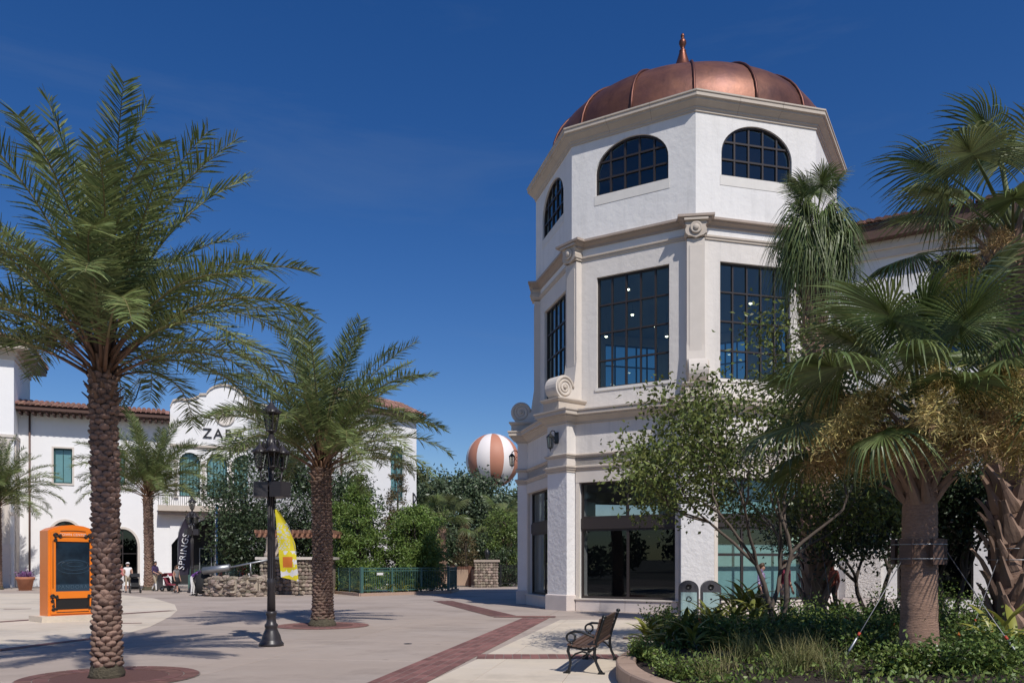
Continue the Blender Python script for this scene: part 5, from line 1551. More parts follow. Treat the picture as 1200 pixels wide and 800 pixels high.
def date_palm(label, loc, H, seed, r0=.143, single=True, facing=None, sc=1.0, fs=1.0, group='feathery date palms'):
    t = thing('date_palm', label, 'palm tree', loc, 0, group=group, local=True, sc=sc)
    r = random.Random(seed)
    m = MB(); NB = 14
    lean = (r.uniform(-.03, .03), r.uniform(-.03, .03))
    ctr_ = lambda s: Vector((lean[0] * H * s * s, lean[1] * H * s * s, H * s))
    m.tube([ctr_(k / NB) for k in range(NB + 1)], [trunk_r(k / NB, r0) - .015 for k in range(NB + 1)], 18)
    tr = m.build('trunk', 'dategap', t)
    m = MB(); m.lathe([(r0 * 1.75, -.03), (r0 * 1.68, .07), (r0 * 1.4, .17), (r0 * 1.26, .25), (r0 * 1.1, .3)], n=22)
    vs = [Vector(v) + Vector((r.uniform(-.03, .03), r.uniform(-.03, .03), r.uniform(-.012, .012))) for v in m.v]; m.v = [tuple(v) for v in vs]
    m.build('root_collar', 'rootfuzz', t)
    J = MB(); rows = int((H - .2) / .074); cnt = 0
    view = facing if facing is not None else -PI / 2
    for j in range(rows):
        s = (.2 + j * .074) / H; rad = trunk_r(s, r0); n = 9 if r0 > .17 else 7
        for k in range(n):
            a = 2 * PI * (k + .5 * (j % 2)) / n + j * .035
            sz = (2 * PI * rad / n) / .185 * r.uniform(.9, 1.12) + .05
            M4 = Matrix.Translation(ctr_(s) + Vector((math.cos(a) * rad, math.sin(a) * rad, r.uniform(-.012, .012)))) @ Matrix.Rotation(a + PI / 2, 4, 'Z') @ Matrix.Rotation(r.uniform(-.3, .3), 4, 'Y') @ Matrix.Rotation(.18 + r.uniform(-.25, .25), 4, 'X') @ Matrix.Diagonal((sz, r.uniform(.65, 1.15), r.uniform(.85, 1.18), 1))
            da = (a - view + PI) % (2 * PI) - PI
            if single and abs(da) < 1.42 and cnt < 300:
                link('leaf_scale', SCALE, tr, M4); cnt += 1
            else:
                J.add([M4 @ Vector(v.co) for v in SCALE.vertices], [tuple(p.vertices) for p in SCALE.polygons], 0, True)
    J.build('leaf_scales', 'datebark', tr, kind='stuff')
    # cut petiole stubs below the crown
    top = ctr_(1)
    m = MB()
    for k in range(46):
        a = k * 2.39996; z = -.55 + .9 * k / 46; rr = r0 * (1.05 - .25 * k / 46)
        d = Vector((math.cos(a), math.sin(a), 1.3 + k / 30)).normalized()
        p = top + Vector((math.cos(a) * rr, math.sin(a) * rr, z)); L_ = r.uniform(.10, .24) + .16 * k / 46
        m.tube([p - d * .1, p + d * L_ * .5, p + d * L_ + Vector((math.cos(a), math.sin(a), 0)) * .03], [.055, .038, .022], 5, flat=.4)
    m.build('petiole_stubs', 'petiole', t, kind='stuff')
    NF = 56
    for k in range(NF):
        f = k / (NF - 1)
        x = f ** .92 * (len(CLASSES) - 1) + r.uniform(-.55, .55)
        c = int(max(0, min(len(CLASSES) - 1, round(x))))
        me = r.choice(CLASSES[c])
        a = k * 2.39996 + r.uniform(-.25, .25)
        p = top + Vector((math.cos(a), math.sin(a), 0)) * (.05 + .17 * f) + Vector((0, 0, .42 - .5 * f))
        Mx = Matrix.Translation(p) @ Matrix.Rotation(a, 4, 'Z') @ Matrix.Rotation(r.uniform(-.10, .10), 4, 'Y') @ Matrix.Rotation(r.uniform(-.25, .25), 4, 'X') @ Matrix.Scale(fs * r.uniform(.90, 1.06), 4)
        link('frond', me, t, Mx)
    for k in range(2):
        a = r.uniform(0, 6.28)
        link('frond', YOUNG, t, Matrix.Translation(top + Vector((0, 0, .4))) @ Matrix.Rotation(-1.2 + 2 * k, 4, 'Z') @ Matrix.Scale(.8, 4))
    m = MB()
    for a, L_ in ((2.3, 2.7), (2.75, 3.4)):
        m.tube([top + Vector((.1 * math.cos(a), .1 * math.sin(a), .4)), top + Vector((.42 * math.cos(a) * L_ / 3, .42 * math.sin(a) * L_ / 3, .4 + L_ * .55)), top + Vector((.9 * math.cos(a) * L_ / 3, .9 * math.sin(a) * L_ / 3, .35 + L_))], [.02, .018, .004], 5)
    m.build('spear_leaf', 'rachis', t)
    return t
palm1 = date_palm('big date palm in front of the orange kiosk, its trunk covered in scaly leaf bases', (-5.87, 11.75, 0), 4.45, 3, fs=.86, facing=math.atan2(-11.75, 5.82))
palm2 = date_palm('date palm standing in the red gravel ring behind the lamp post', (-5.02, 21.5, 0), 4.2, 8, fs=.95, r0=.215, single=False)
palm3 = date_palm('date palm far off in front of the arched shop window, right of the big trunk', (-22.6, 50.5, 0), 5.0, 21, r0=.20, single=False, sc=1.18)
palm4 = copy_tree(palm3, (-32.7, 51.5, 0), 2.2, 1.06, 'date palm far off at the left edge before the tall pavilion')

# ------------------------------------------------------------------ sabal (fan) palms
def fan_mesh(seed, pet=1.1, rad=.95, nseg=44, droop=.55, mats=('fan', 'sabalpet'), spread=2.5, el=.5):
    """costapalmate fan: petiole along +x from the origin, the blade folded about a bent midrib"""
    r = random.Random(seed); m = MB()
    P = []; p = Vector((0, 0, 0)); a = el
    for k in range(9):
        P.append(p.copy()); d = Vector((math.cos(a), 0, math.sin(a))); p = p + d * pet / 8; a -= .035
    m.tube(P, [.034 - .016 * k / 8 for k in range(9)], 5, m=1, flat=.6)
    o = P[-1]; d0 = (P[-1] - P[-2]).normalized(); sd = Vector((0, 1, 0)); nn = sd.cross(d0) * -1
    if nn.z < 0: nn = -nn
    vs = []; fs = []
    for k in range(nseg):
        q = -1 + 2 * k / (nseg - 1)
        th = q * spread
        costa = .32 * (1 - abs(q)) ** 1.2      # midrib runs on into the blade
        base = o + d0 * costa * rad + Vector((0, 0, -.30 * costa * rad))
        d = (d0 * math.cos(th) + sd * math.sin(th) + nn * (.22 - .30 * abs(q)) ).normalized()
        d = (d + Vector((0, 0, -.15 - .35 * (1 - abs(q)) ** 2))).normalized()
        L_ = rad * (1.0 - .35 * abs(q) ** 2) * r.uniform(.9, 1.08)
        dr = droop * r.uniform(.5, 1.5)
        W0 = .006; Wm = L_ * .0185
        w = d.cross(nn).normalized()
        b0 = len(vs); NS = 6
        for s_ in range(NS + 1):
            s = s_ / NS
            c = base + d * L_ * s * (1 - .12 * dr * s * s) + Vector((0, 0, -1)) * dr * L_ * max(0, s - .42) ** 1.7 * 1.25 + w * r.uniform(-.01, .01) * s
            ww = (W0 + (Wm - W0) * min(1, s / .5)) if s < .55 else Wm * (1 - (s - .55) / .45) ** .8 + .0015
            vs += [c + w * ww, c - nn * ww * .9 * (1 if s < .6 else .5), c - w * ww]
        for s_ in range(NS):
            i = b0 + s_ * 3
            fs += [(i, i + 1, i + 4, i + 3), (i + 1, i + 2, i + 5, i + 4)]
    m.add(vs, fs, 0)
    return m.mesh('fan_leaf', list(mats))
FANS = [fan_mesh(40 + k, pet=[.95, 1.2, 1.05, 1.3, .8, 1.1][k], rad=[.86, .95, .80, .90, .84, .92][k], droop=[.5, .8, 1.15, .7, .95, .35][k], spread=[2.5, 2.2, 2.7, 2.35, 2.0, 2.6][k], nseg=58, mats=('fan' if k % 3 else 'fan_lt', 'sabalpet')) for k in range(6)]
HANG = [fan_mesh(60 + k, pet=.30, rad=1.15, droop=2.6 + .5 * k, spread=1.3 + .35 * k, el=.9, nseg=40) for k in range(3)]
DRYFAN = fan_mesh(71, pet=.8, rad=.6, droop=1.8, mats=('fan_dry', 'fan_dry'), nseg=50)
def boot_mesh(wf=1.0):
    m = MB(); rr = []
    for z, o_, w, t in ((-.06, .0, .15, .03), (.08, .035, .135, .04), (.22, .075, .085, .038), (.34, .12, .055, .030), (.46, .19, .042, .022), (.52, .235, .036, .010)):
        w *= wf
        rr.append([Vector((-w, -o_ + .02, z)), Vector((-w * .65, -o_ - t, z)), Vector((0, -o_ - t * 1.25, z + .01)), Vector((w * .65, -o_ - t, z)), Vector((w, -o_ + .02, z)), Vector((0, -o_ + .01, z))])
    m.rings(rr, sm=False, cap0=True, cap1=True)
    return m.mesh('boot', 'boot')
BOOT = boot_mesh(); BOOTN = boot_mesh(.46)
def plume_mesh(seed, n, mat_, size=.9, drop=.75):
    rng = np.random.default_rng(seed); r = random.Random(seed)
    V = []; F = []
    P = []; D = []
    for b in range(n):
        a = r.uniform(0, 2 * PI); L_ = size * r.uniform(.4, 1)
        x = y = 0; z = 0
        dx, dy = math.cos(a) * .45, math.sin(a) * .45
        for k in range(34):
            s = k / 33
            px = .35 * s + dx * s * L_ * .8 ; py = dy * s * L_ * .8; pz = -drop * (s ** 1.6) * L_ + .12 * s
            for q in range(3):
                P.append((px + r.gauss(0, .05 * (.4 + s)), py + r.gauss(0, .05 * (.4 + s)), pz + r.gauss(0, .05))); D.append((r.gauss(dx, .8), r.gauss(dy, .8), r.gauss(-.25, .7)))
    P = np.array(P); D = np.array(D)
    return np_mesh('flower_plume', *leaf_arrays(P, D, rng.uniform(.05, .15, len(P)), .011, rng, fold=0, curl=.3), mat_)
PLUMES = [plume_mesh(5, 12, 'plume'), plume_mesh(6, 12, 'plume_br'), plume_mesh(7, 10, 'plume')]
def sabal(label, loc, H, seed, booted, r0=.24, nl=24, plume=10, hang=False, sc=1.0, boots_from=None, fan_sc=1.0, ring_boots=True):
    t = thing('sabal_palm', label, 'palm tree', loc, 0, group='fan palms in the planter', local=True, sc=sc)
    r = random.Random(seed)
    m = MB(); NB = 90; lx, ly = r.uniform(-.02, .02), r.uniform(-.02, .02)
    C = lambda s: Vector((lx * H * s * s, ly * H * s * s, H * s))
    rd = lambda s: r0 * (1.12 - .16 * s + .16 * math.exp(-s * 10))
    vs_r = [rd(k / NB) * (1 + r.uniform(-.022, .022) + (.02 if k % 2 else 0)) for k in range(NB + 1)]
    m.tube([C(k / NB) for k in range(NB + 1)], vs_r, 20)
    tr = m.build('trunk', 'sabalbark', t)
    b0 = H * .05 if booted else boots_from
    zz = b0; j = 0
    while zz < H - .05:
        n = 6 if booted else 8
        for k in range(n):
            a = 2 * PI * (k + .5 * (j % 2)) / n + r.uniform(-.15, .15)
            s = zz / H
            M4 = Matrix.Translation(C(s) + Vector((math.cos(a), math.sin(a), 0)) * (rd(s) * .92)) @ Matrix.Rotation(a + PI / 2, 4, 'Z') @ Matrix.Rotation(r.uniform(-.42, .42), 4, 'Y') @ Matrix.Rotation(r.uniform(-.08, .22) - (.0 if booted else -.30), 4, 'X') @ Matrix.Scale(r.uniform(.8, 1.2) * (r0 / .25) * (1 if booted else 1.05), 4)
            link('boot', BOOT if booted else BOOTN, tr, M4)
        zz += .235 if booted else .16; j += 1
    top = C(1)
    for k in range(nl):
        f = k / max(1, nl - 1)
        el = 1.38 - (1.38 if not booted else 1.2) * f + r.uniform(-.15, .15)
        a = k * 2.39996 + seed
        tz = 0
        if hang:
            me = r.choice(HANG); tz = -1.05 * f; el = r.uniform(.5, 1.1) - .35 * f
            if k < 7: me = r.choice(FANS); el = r.uniform(1.1, 1.5)
        else:
            me = r.choice(FANS)
        p = top + Vector((math.cos(a), math.sin(a), 0)) * .10 + Vector((0, 0, .35 - .5 * f + tz))
        M4 = Matrix.Translation(p) @ Matrix.Rotation(a, 4, 'Z') @ Matrix.Rotation(-(el - .5), 4, 'Y') @ Matrix.Rotation(r.uniform(-.35, .35), 4, 'X') @ Matrix.Scale(fan_sc * r.uniform(.88, 1.12) * (.8 if hang and k < 7 else 1), 4)
        link('fan_leaf', me, t, M4)
    if booted and not hang:
        for k in range(2):
            a = r.uniform(0, 6.28)
            link('dry_fan', DRYFAN, t, Matrix.Translation(top + Vector((0, 0, -.35))) @ Matrix.Rotation(a, 4, 'Z') @ Matrix.Rotation(1.2, 4, 'Y'))
    for k in range(plume):
        a = k * 2.39996 + .7
        me = PLUMES[k % 3]
        L_ = r.uniform(.45, 1.1)
        e = Vector((math.cos(a) * L_, math.sin(a) * L_, r.uniform(-.3, .55)))
        link('flower_plume', me, t, Matrix.Translation(top + e * 1.0 + Vector((0, 0, -.05))) @ Matrix.Rotation(a, 4, 'Z') @ Matrix.Scale(r.uniform(.8, 1.2), 4))
    return t
S1 = Vector((5.22, 10.3, .3)); S2 = Vector((8.1, 13.1, .3)); S3 = Vector((7.1, 19.0, .3))
sab1 = sabal('stout fan palm with ringed trunk, braced by a timber collar and cables', S1 + Vector((-.05, 0, 0)), 3.15, 2, False, r0=.20, nl=30, plume=46, boots_from=2.15, fan_sc=1.0)
sab2 = sabal('tall fan palm at the right edge with crossed leaf boots along its trunk', S2, 6.6, 5, True, r0=.25, nl=22, plume=9, fan_sc=1.08)
sab3 = sabal('slender boot-covered fan palm with a drooping bundled crown against the tower', S3, 9.2, 9, True, r0=.21, nl=34, plume=0, hang=True, fan_sc=.8)
# brace collars (timber blocks strapped round the trunks) and guy cables
def brace(par, z, r0, with_cables=None):
    for k in range(5):
        a = 2 * PI * k / 5 - PI / 2 + .3
        f = Fr((math.cos(a) * r0, math.sin(a) * r0, 0), (-math.sin(a), math.cos(a), 0))
        m = MB(); m.box(f, -.085, .085, z - .16, z + .16, 0, .05); m.build('brace_block', 'wood', par)
    m = MB()
    for dz in (-.09, .09): m.tube([(math.cos(a) * (r0 + .055), math.sin(a) * (r0 + .055), z + dz) for a in [2 * PI * k / 20 for k in range(21)]], .008, 5)
    m.build('strap', 'galv', par)
brace(sab1, 1.50, .265); brace(sab2, 1.5, .30); brace(sab3, 1.9, .27)
def guy(label, p0, p1):
    t = thing('guy_cable', label, 'cable', p1, 0, group='guy cables bracing the palms')
    p0 = Vector(p0); p1 = Vector(p1)
    m = MB(); m.tube([p0, p0.lerp(p1, .5) + Vector((0, 0, -.01)), p1], .006, 5); m.build('cable', 'rope', t)
    a, b = p0.lerp(p1, .74), p0.lerp(p1, .86)
    m = MB(); m.tube([a, a.lerp(b, .1), a.lerp(b, .9), b], [.007, .016, .016, .007], 6); m.build('turnbuckle', 'galv', t)
    c = p0.lerp(p1, .70); m = MB(); m.tube([c, p0.lerp(p1, .725)], .018, 6); m.build('marker', 'cable_red', t)
guy('guy cable running down left from the ringed trunk', S1 + Vector((-.25, -.1, 1.5)), (3.95, 9.8, .38))
guy('guy cable running down right from the ringed trunk', S1 + Vector((.25, -.1, 1.5)), (5.85, 9.1, .38))
guy('guy cable slanting left from the palm at the right edge', S2 + Vector((-.28, -.1, 1.5)), (6.7, 12.0, .38))
guy('guy cable beside the shaded palm trunk near the tower', S3 + Vector((.0, -.33, 1.9)), (7.0, 17.6, .38))

# ------------------------------------------------------------------ trees
def grow(m, tips, p, d, L_, r0, depth, r, spread=.55, up=.25, seg=3, maxd=5):
    pts = [p]; q = p; dd = d.copy()
    for k in range(seg):
        dd = (dd + Vector((r.gauss(0, .13), r.gauss(0, .13), r.gauss(0, .08) + up * .12))).normalized()
        q = q + dd * L_ / seg; pts.append(q)
    m.tube(pts, [r0 * (1 - .35 * k / seg) for k in range(seg + 1)], 7 if depth < 2 else 5 if depth < 4 else 4, cap=False)
    if depth >= maxd:
        tips.append((q, dd)); tips.append((pts[-2], dd)); return
    n = 2 if depth else 3
    if r.random() < .4: n += 1
    for k in range(n):
        a = r.uniform(0, 2 * PI); sx = dd.cross(Vector((0, 0, 1)))
        if sx.length < .1: sx = Vector((1, 0, 0))
        sx.normalize(); sy = dd.cross(sx)
        nd = (dd + (sx * math.cos(a) + sy * math.sin(a)) * spread * r.uniform(.6, 1.35) + Vector((0, 0, up * .4))).normalized()
        if depth >= 2: tips.append((q, nd))
        grow(m, tips, q, nd, L_ * r.uniform(.68, .88), r0 * .62, depth + 1, r, spread, up, seg, maxd)
def broad_tree(name, label, cat, loc, stems, L0, r0, seed, leaf, ln, wd, per, sig, spread=.55, up=.3, maxd=4, bark='twig', group=None, droop=.5):
    t = thing(name, label, cat, loc, 0, group=group, local=True)
    r = random.Random(seed); rng = np.random.default_rng(seed)
    m = MB(); tips = []
    for k in range(stems):
        a = 2 * PI * k / max(1, stems) + r.uniform(-.4, .4); tilt = .28 if stems > 1 else .05
        grow(m, tips, Vector((math.cos(a) * .06 * (stems > 1), math.sin(a) * .06 * (stems > 1), -.1)), Vector((math.cos(a) * tilt, math.sin(a) * tilt, 1)).normalized(), L0 * r.uniform(.85, 1.1), r0, 0, r, spread, up, 4, maxd)
    m.build('trunk', bark, t)
    P = []; D = []
    for q, d in tips:
        n = int(per * r.uniform(.3, 1.6))
        c = np.array(q) + rng.normal(size=(n, 3)) * sig * np.array([1, 1, .75]); P.append(c)
        D.append(rng.normal(size=(n, 3)) * .7 + np.array(d) * .6 + np.array([0, 0, -droop]))
    P = np.concatenate(P); D = np.concatenate(D)
    V, F = leaf_arrays(P, D, rng.uniform(.7, 1.25, len(P)) * ln, rng.uniform(.8, 1.2, len(P)) * wd, rng)
    link('crown', np_mesh('crown', V, F, leaf), t)
    return t
broad_tree('small_tree', 'slim many-stemmed small tree in the planter before the tower', 'tree', (4.83, 14.8, .25), 3, 1.62, .055, 6, 'leaf_tree', .105, .050, 42, .27, spread=.66, up=.26, maxd=4)
broad_tree('evergreen_tree', 'dense dark evergreen tree behind the ringed palm trunk', 'tree', (9.2, 17.2, .25), 3, 1.15, .07, 17, 'leaf_dark', .10, .05, 60, .30, spread=.62, up=.16, maxd=4, bark='twig_dk')
broad_tree('evergreen_tree', 'dark bushy evergreen tree between the shaded palm and the wing', 'tree', (9.0, 20.2, .25), 2, 1.25, .07, 23, 'leaf_dark', .10, .05, 46, .30, spread=.55, up=.2, maxd=4, bark='twig_dk')
broad_tree('evergreen_tree', 'dark evergreen tree at the right edge behind the booted palm', 'tree', (12.3, 16.5, .25), 3, 1.2, .07, 29, 'leaf_dark', .10, .05, 56, .32, spread=.6, up=.18, maxd=4, bark='twig_dk')

def mass_tree(name, label, loc, h, rad, z0, n, leaf, ln, wd, seed, kind='round', trunk_r=.16, bark='twig_dk', nc=60, group=None, cat='tree', csz=.22):
    """crown of many leaf clumps spread through a volume, on a tapered trunk with limbs"""
    t = thing(name, label, cat, loc, 0, group=group, local=True)
    rng = np.random.default_rng(seed); r = random.Random(seed)
    C = []
    for k in range(nc):
        u = rng.uniform(0, 1) ** .5; a = rng.uniform(0, 2 * PI)
        if kind == 'cone':
            f = rng.uniform(0, 1) ** 1.5; z = z0 + (h - z0) * f; rr = rad * (1 - f) ** .75 * (.35 + .65 * u) + .05
            C.append((rr * math.cos(a), rr * math.sin(a), z, .5 * (1 - f) + .5))
        else:
            f = rng.uniform(-1, 1); z = z0 + (h - z0) * (.5 + .5 * f); rr = rad * math.sqrt(max(0, 1 - abs(f) ** 2.3)) * (.3 + .7 * u) * rng.uniform(.8, 1.12)
            C.append((rr * math.cos(a), rr * math.sin(a), z, rng.uniform(.7, 1.25)))
    m = MB(); m.tube([(0, 0, -.1), (.04, .02, h * .3), (.0, -.03, h * .6), (.02, 0, h * .92)], [trunk_r, trunk_r * .75, trunk_r * .45, trunk_r * .1], 9)
    for k, c in enumerate(C):
        if k % 3: continue
        zb = max(.35 * z0 + .2, c[2] - (abs(c[0]) + abs(c[1])) * .7); zb = min(zb, h * .85)
        m.tube([(0, 0, zb), (c[0] * .5, c[1] * .5, zb + (c[2] - zb) * .4), (c[0], c[1], c[2])], [trunk_r * .32, trunk_r * .2, .012], 5, cap=False)
    m.build('trunk', bark, t)
    P = []; D = []
    per = n // nc
    for c in C:
        s = rad * csz * c[3]
        q = rng.normal(size=(int(per * c[3]), 3)) * np.array([s, s, s * (.62 if kind == 'round' else .7)]) + np.array(c[:3])
        P.append(q); D.append(rng.normal(size=q.shape) + (np.array([c[0], c[1], 0]) / (rad + .01)) * .9 + np.array([0, 0, -.25 if kind == 'round' else -.05]))
    P = np.concatenate(P); D = np.concatenate(D); P[:, 2] = np.maximum(P[:, 2], .05)
    V, F = leaf_arrays(P, D, rng.uniform(.65, 1.3, len(P)) * ln, rng.uniform(.7, 1.3, len(P)) * wd, rng)
    link('crown', np_mesh('crown', V, F, leaf), t)
    return t
mass_tree('live_oak', 'broad dark live oak behind the lamp post and pergola', (-15.2, 50.5, 0), 8.6, 3.3, 1.3, 22000, 'leaf_oak', .20, .11, 31, nc=85, csz=.20)
mass_tree('live_oak', 'dark live oak filling the gap between pergola and cypress trees', (-11.3, 52.5, 0), 7.6, 2.6, .8, 14000, 'leaf_oak', .20, .11, 32, nc=60)
mass_tree('cypress_tree', 'bright green feathery cypress just right of the date palm trunk', (-8.7, 46.0, 0), 6.7, 1.75, .5, 24000, 'leaf_cyp', .19, .06, 33, 'cone', nc=110, csz=.17)
mass_tree('cypress_tree', 'tall thin rusty brown and green cypress in front of the hall', (-6.6, 46.8, 0), 7.4, 1.0, .8, 11000, 'leaf_rust', .17, .05, 34, 'cone', nc=70, csz=.22)
mass_tree('cypress_tree', 'low full bright green cypress above the railing corner', (-5.5, 45.8, 0), 4.7, 1.75, .4, 22000, 'leaf_cyp', .18, .06, 35, 'round', nc=90, csz=.17)
mass_tree('cypress_tree', 'dark green cypress between the hall wall and the low one', (-10.3, 48.6, 0), 5.6, 1.6, .4, 14000, 'leaf_cyp', .19, .06, 36, 'cone', nc=60)
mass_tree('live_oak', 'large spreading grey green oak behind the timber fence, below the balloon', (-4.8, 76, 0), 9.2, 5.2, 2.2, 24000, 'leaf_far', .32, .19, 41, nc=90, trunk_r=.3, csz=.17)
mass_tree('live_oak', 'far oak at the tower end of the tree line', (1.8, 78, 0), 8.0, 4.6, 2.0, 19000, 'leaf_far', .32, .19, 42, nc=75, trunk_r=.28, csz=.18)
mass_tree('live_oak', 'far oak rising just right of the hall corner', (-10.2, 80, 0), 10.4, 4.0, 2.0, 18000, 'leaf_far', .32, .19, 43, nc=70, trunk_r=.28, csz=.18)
mass_tree('cypress_tree', 'thin rusty cypress standing behind the timber fence', (-3.4, 59.5, 0), 4.6, 1.1, .8, 4500, 'leaf_rust', .16, .05, 44, 'cone', nc=50, csz=.24)
mass_tree('lime_tree', 'yellow green young tree next to the tower above the iron fence', (-.5, 60, 0), 5.6, 1.6, 1.1, 6000, 'leaf_lime', .2, .09, 45, 'round', nc=50, csz=.2)
mass_tree('dark_shrub', 'dark rounded shrub behind the stone pier', (-.4, 58.6, 0), 2.7, 1.3, .2, 3500, 'leaf_oak', .16, .09, 46, 'round', nc=40, cat='shrub', trunk_r=.06)
# a far-off sabal above the fence
fs_ = sabal('far fan palm with bright leaves above the timber fence', (-4.9, 56, 0), 4.2, 12, True, r0=.2, nl=18, plume=0, fan_sc=1.15)
fs_['group'] = 'fan palms beyond the fence'
f2 = copy_tree(fs_, (-.6, 66, 0), 1.3, 1.1, 'far fan palm close to the tower, half hidden by the yellow green tree')
# ------------------------------------------------------------------ planting
def strap_plant(name, label, loc, n, L_, w, matn, seed, up=1.0, group=None, stem=0.0, cat='plant'):
    t = thing(name, label, cat, loc, 0, group=group, local=True)
    r = random.Random(seed)
    m_st = MB(); st = []
    ns = max(1, n // 9)
    for s_ in range(ns):
        a = r.uniform(0, 2 * PI); rr = r.uniform(0, .28) * (ns > 1)
        b = Vector((rr * math.cos(a), rr * math.sin(a), 0)); tp = b + Vector((math.cos(a) * .12, math.sin(a) * .12, stem * r.uniform(.6, 1.1)))
        if stem: m_st.tube([b, b.lerp(tp, .5), tp], [.014, .012, .010], 5)
        st.append((b, tp))
    if stem: m_st.build('stem', 'twig', t)
    for k in range(n):
        b, tp = st[k % ns]
        a = k * 2.39996 + r.uniform(-.3, .3); el = (.35 + .95 * r.random()) * up
        p = b.lerp(tp, r.uniform(.35, 1)) if stem else b
        Lk = L_ * r.uniform(.7, 1.15); NS = 6; W_ = w * r.uniform(.8, 1.15)
        m = MB(); vs = []; e = el
        for q in range(NS + 1):
            s = q / NS
            d = Vector((math.cos(a) * math.cos(e), math.sin(a) * math.cos(e), math.sin(e))); sd = Vector((-math.sin(a), math.cos(a), 0)); nn = d.cross(sd)
            ww = W_ * (math.sin(PI * min(1, .12 + .88 * s)) ** .7) * (1 if s < 1 else .05)
            vs += [p + sd * ww + nn * ww * -.4, p.copy(), p - sd * ww + nn * ww * -.4]
            p = p + d * Lk / NS; e -= r.uniform(.10, .30)
        m.add(vs, [(q * 3 + c, q * 3 + c + 1, q * 3 + c + 4, q * 3 + c + 3) for q in range(NS) for c in range(2)], 0, True)
        m.build('leaf', matn if r.random() > .5 else ('leaf_gold' if matn == 'leaf_ginger' else matn), t)  # golden leaves: variegation, their share raised to stand in for sunlight
    return t
def bush(name, label, loc, h, rad, n, leaf, ln, wd, seed, group=None, twigs=9, flowers=0):
    t = thing(name, label, 'shrub', loc, 0, group=group, local=True)
    r = random.Random(seed); rng = np.random.default_rng(seed)
    m = MB(); P = []; D = []
    for k in range(twigs):
        a = 2 * PI * k / twigs + r.uniform(-.4, .4); q = Vector((rad * r.uniform(.3, .85) * math.cos(a), rad * r.uniform(.3, .85) * math.sin(a), h * r.uniform(.6, 1)))
        m.tube([(0, 0, -.05), q * .5 + Vector((0, 0, .08)), q], [.014, .010, .004], 5)
        nn = n // twigs; s = rng.uniform(.25, 1.0, nn)[:, None]
        P.append(np.array(q) * s + rng.normal(size=(nn, 3)) * rad * .22); D.append(rng.normal(size=(nn, 3)) * .7 + np.array([math.cos(a), math.sin(a), .5]))
    m.build('branches', 'twig', t)
    P = np.concatenate(P); D = np.concatenate(D); P[:, 2] = np.maximum(P[:, 2], .02)
    link('foliage', np_mesh('foliage', *leaf_arrays(P, D, rng.uniform(.7, 1.2, len(P)) * ln, rng.uniform(.8, 1.2, len(P)) * wd, rng), leaf), t)
    if flowers:
        i = rng.choice(len(P), flowers); Pf = P[i] + np.array([0, 0, .04])
        link('flowers', np_mesh('flowers', *leaf_arrays(np.repeat(Pf, 6, 0), rng.normal(size=(flowers * 6, 3)) + [0, 0, .5], .055, .03, rng), 'bract'), t, )
    return t
def tuft(name, label, loc, n, L_, matn, seed, group=None):
    t = thing(name, label, 'grass tuft', loc, 0, group=group, local=True)
    r = random.Random(seed); vs = []; fs = []
    for k in range(n):
        a = r.uniform(0, 2 * PI); e = r.uniform(.7, 1.5); p = Vector((r.gauss(0, .09), r.gauss(0, .09), 0)); Lk = L_ * r.uniform(.5, 1.15); b0 = len(vs); w = r.uniform(.003, .006)
        sd = Vector((-math.sin(a), math.cos(a), 0)); NS = 4
        for q in range(NS + 1):
            s = q / NS; vs += [p + sd * w * (1 - s * .85), p - sd * w * (1 - s * .85)]
            p = p + Vector((math.cos(a) * math.cos(e), math.sin(a) * math.cos(e), math.sin(e))) * Lk / NS; e -= r.uniform(.05, .32)
        fs += [(b0 + 2 * q, b0 + 2 * q + 1, b0 + 2 * q + 3, b0 + 2 * q + 2) for q in range(NS)]
    m = MB(); m.add(vs, fs); m.build('blades', matn, t, kind='stuff')
    return t
def whereabouts(px, z):
    a = ('beside the kerb behind the bench' if px < 785 else 'in front of the litter bins' if px < 850 else 'left of the small tree stem' if px < 905 else 'right of the small tree stem' if px < 950 else
         'midway from small tree to ringed trunk' if px < 1000 else 'just left of the ringed trunk' if px < 1055 else 'at the foot of the ringed trunk' if px < 1105 else 'right of the ringed trunk' if px < 1155 else 'by the booted trunk')
    b = 'front row' if z < 11 else 'second row' if z < 13 else 'middle row' if z < 15 else 'back row'
    return b + ', ' + a
def soil_pt(px, z):
    x = (px - 600) / 950 * z; return (x, z, soil_h(x, z) - .02)
gr = 'strap-leaved plants along the back of the planter'
k = 0
for px, z, n_, L_, st in ((772, 16.2, 28, .50, .15), (800, 16.4, 32, .52, .1), (831, 16.6, 34, .60, .2), (858, 17.2, 36, .68, .66), (884, 16.9, 34, .66, .55), (905, 17.6, 28, .62, .5), (798, 14.4, 28, .50, .2), (822, 14.0, 28, .52, .22), (778, 14.2, 26, .46, .15), (765, 15.0, 24, .44, .15), (850, 13.8, 30, .5, .25), (873, 13.4, 26, .48, .25), (838, 12.9, 24, .42, .12), (846, 15.0, 32, .58, .42), (872, 14.8, 30, .58, .4), (893, 15.2, 26, .55, .4), (1010, 16.2, 22, .4, .3), (980, 17.6, 24, .42, .35)):
    z -= .3; st += .12
    strap_plant('strap_leaf_plant', ('tall ' if st > .5 else 'small ' if n_ < 27 else '') + 'clump of yellow green strap leaves, ' + whereabouts(px, z), soil_pt(px, z), n_, L_ * 1.12, .044, 'leaf_ginger', 200 + k, group=gr, stem=st); k += 1
strap_plant('cordyline', 'big pale lime sword-leaved plant at the right edge by the booted trunk', soil_pt(1178, 11.3), 22, .75, .05, 'leaf_gold', 333, up=1.0, stem=.25)
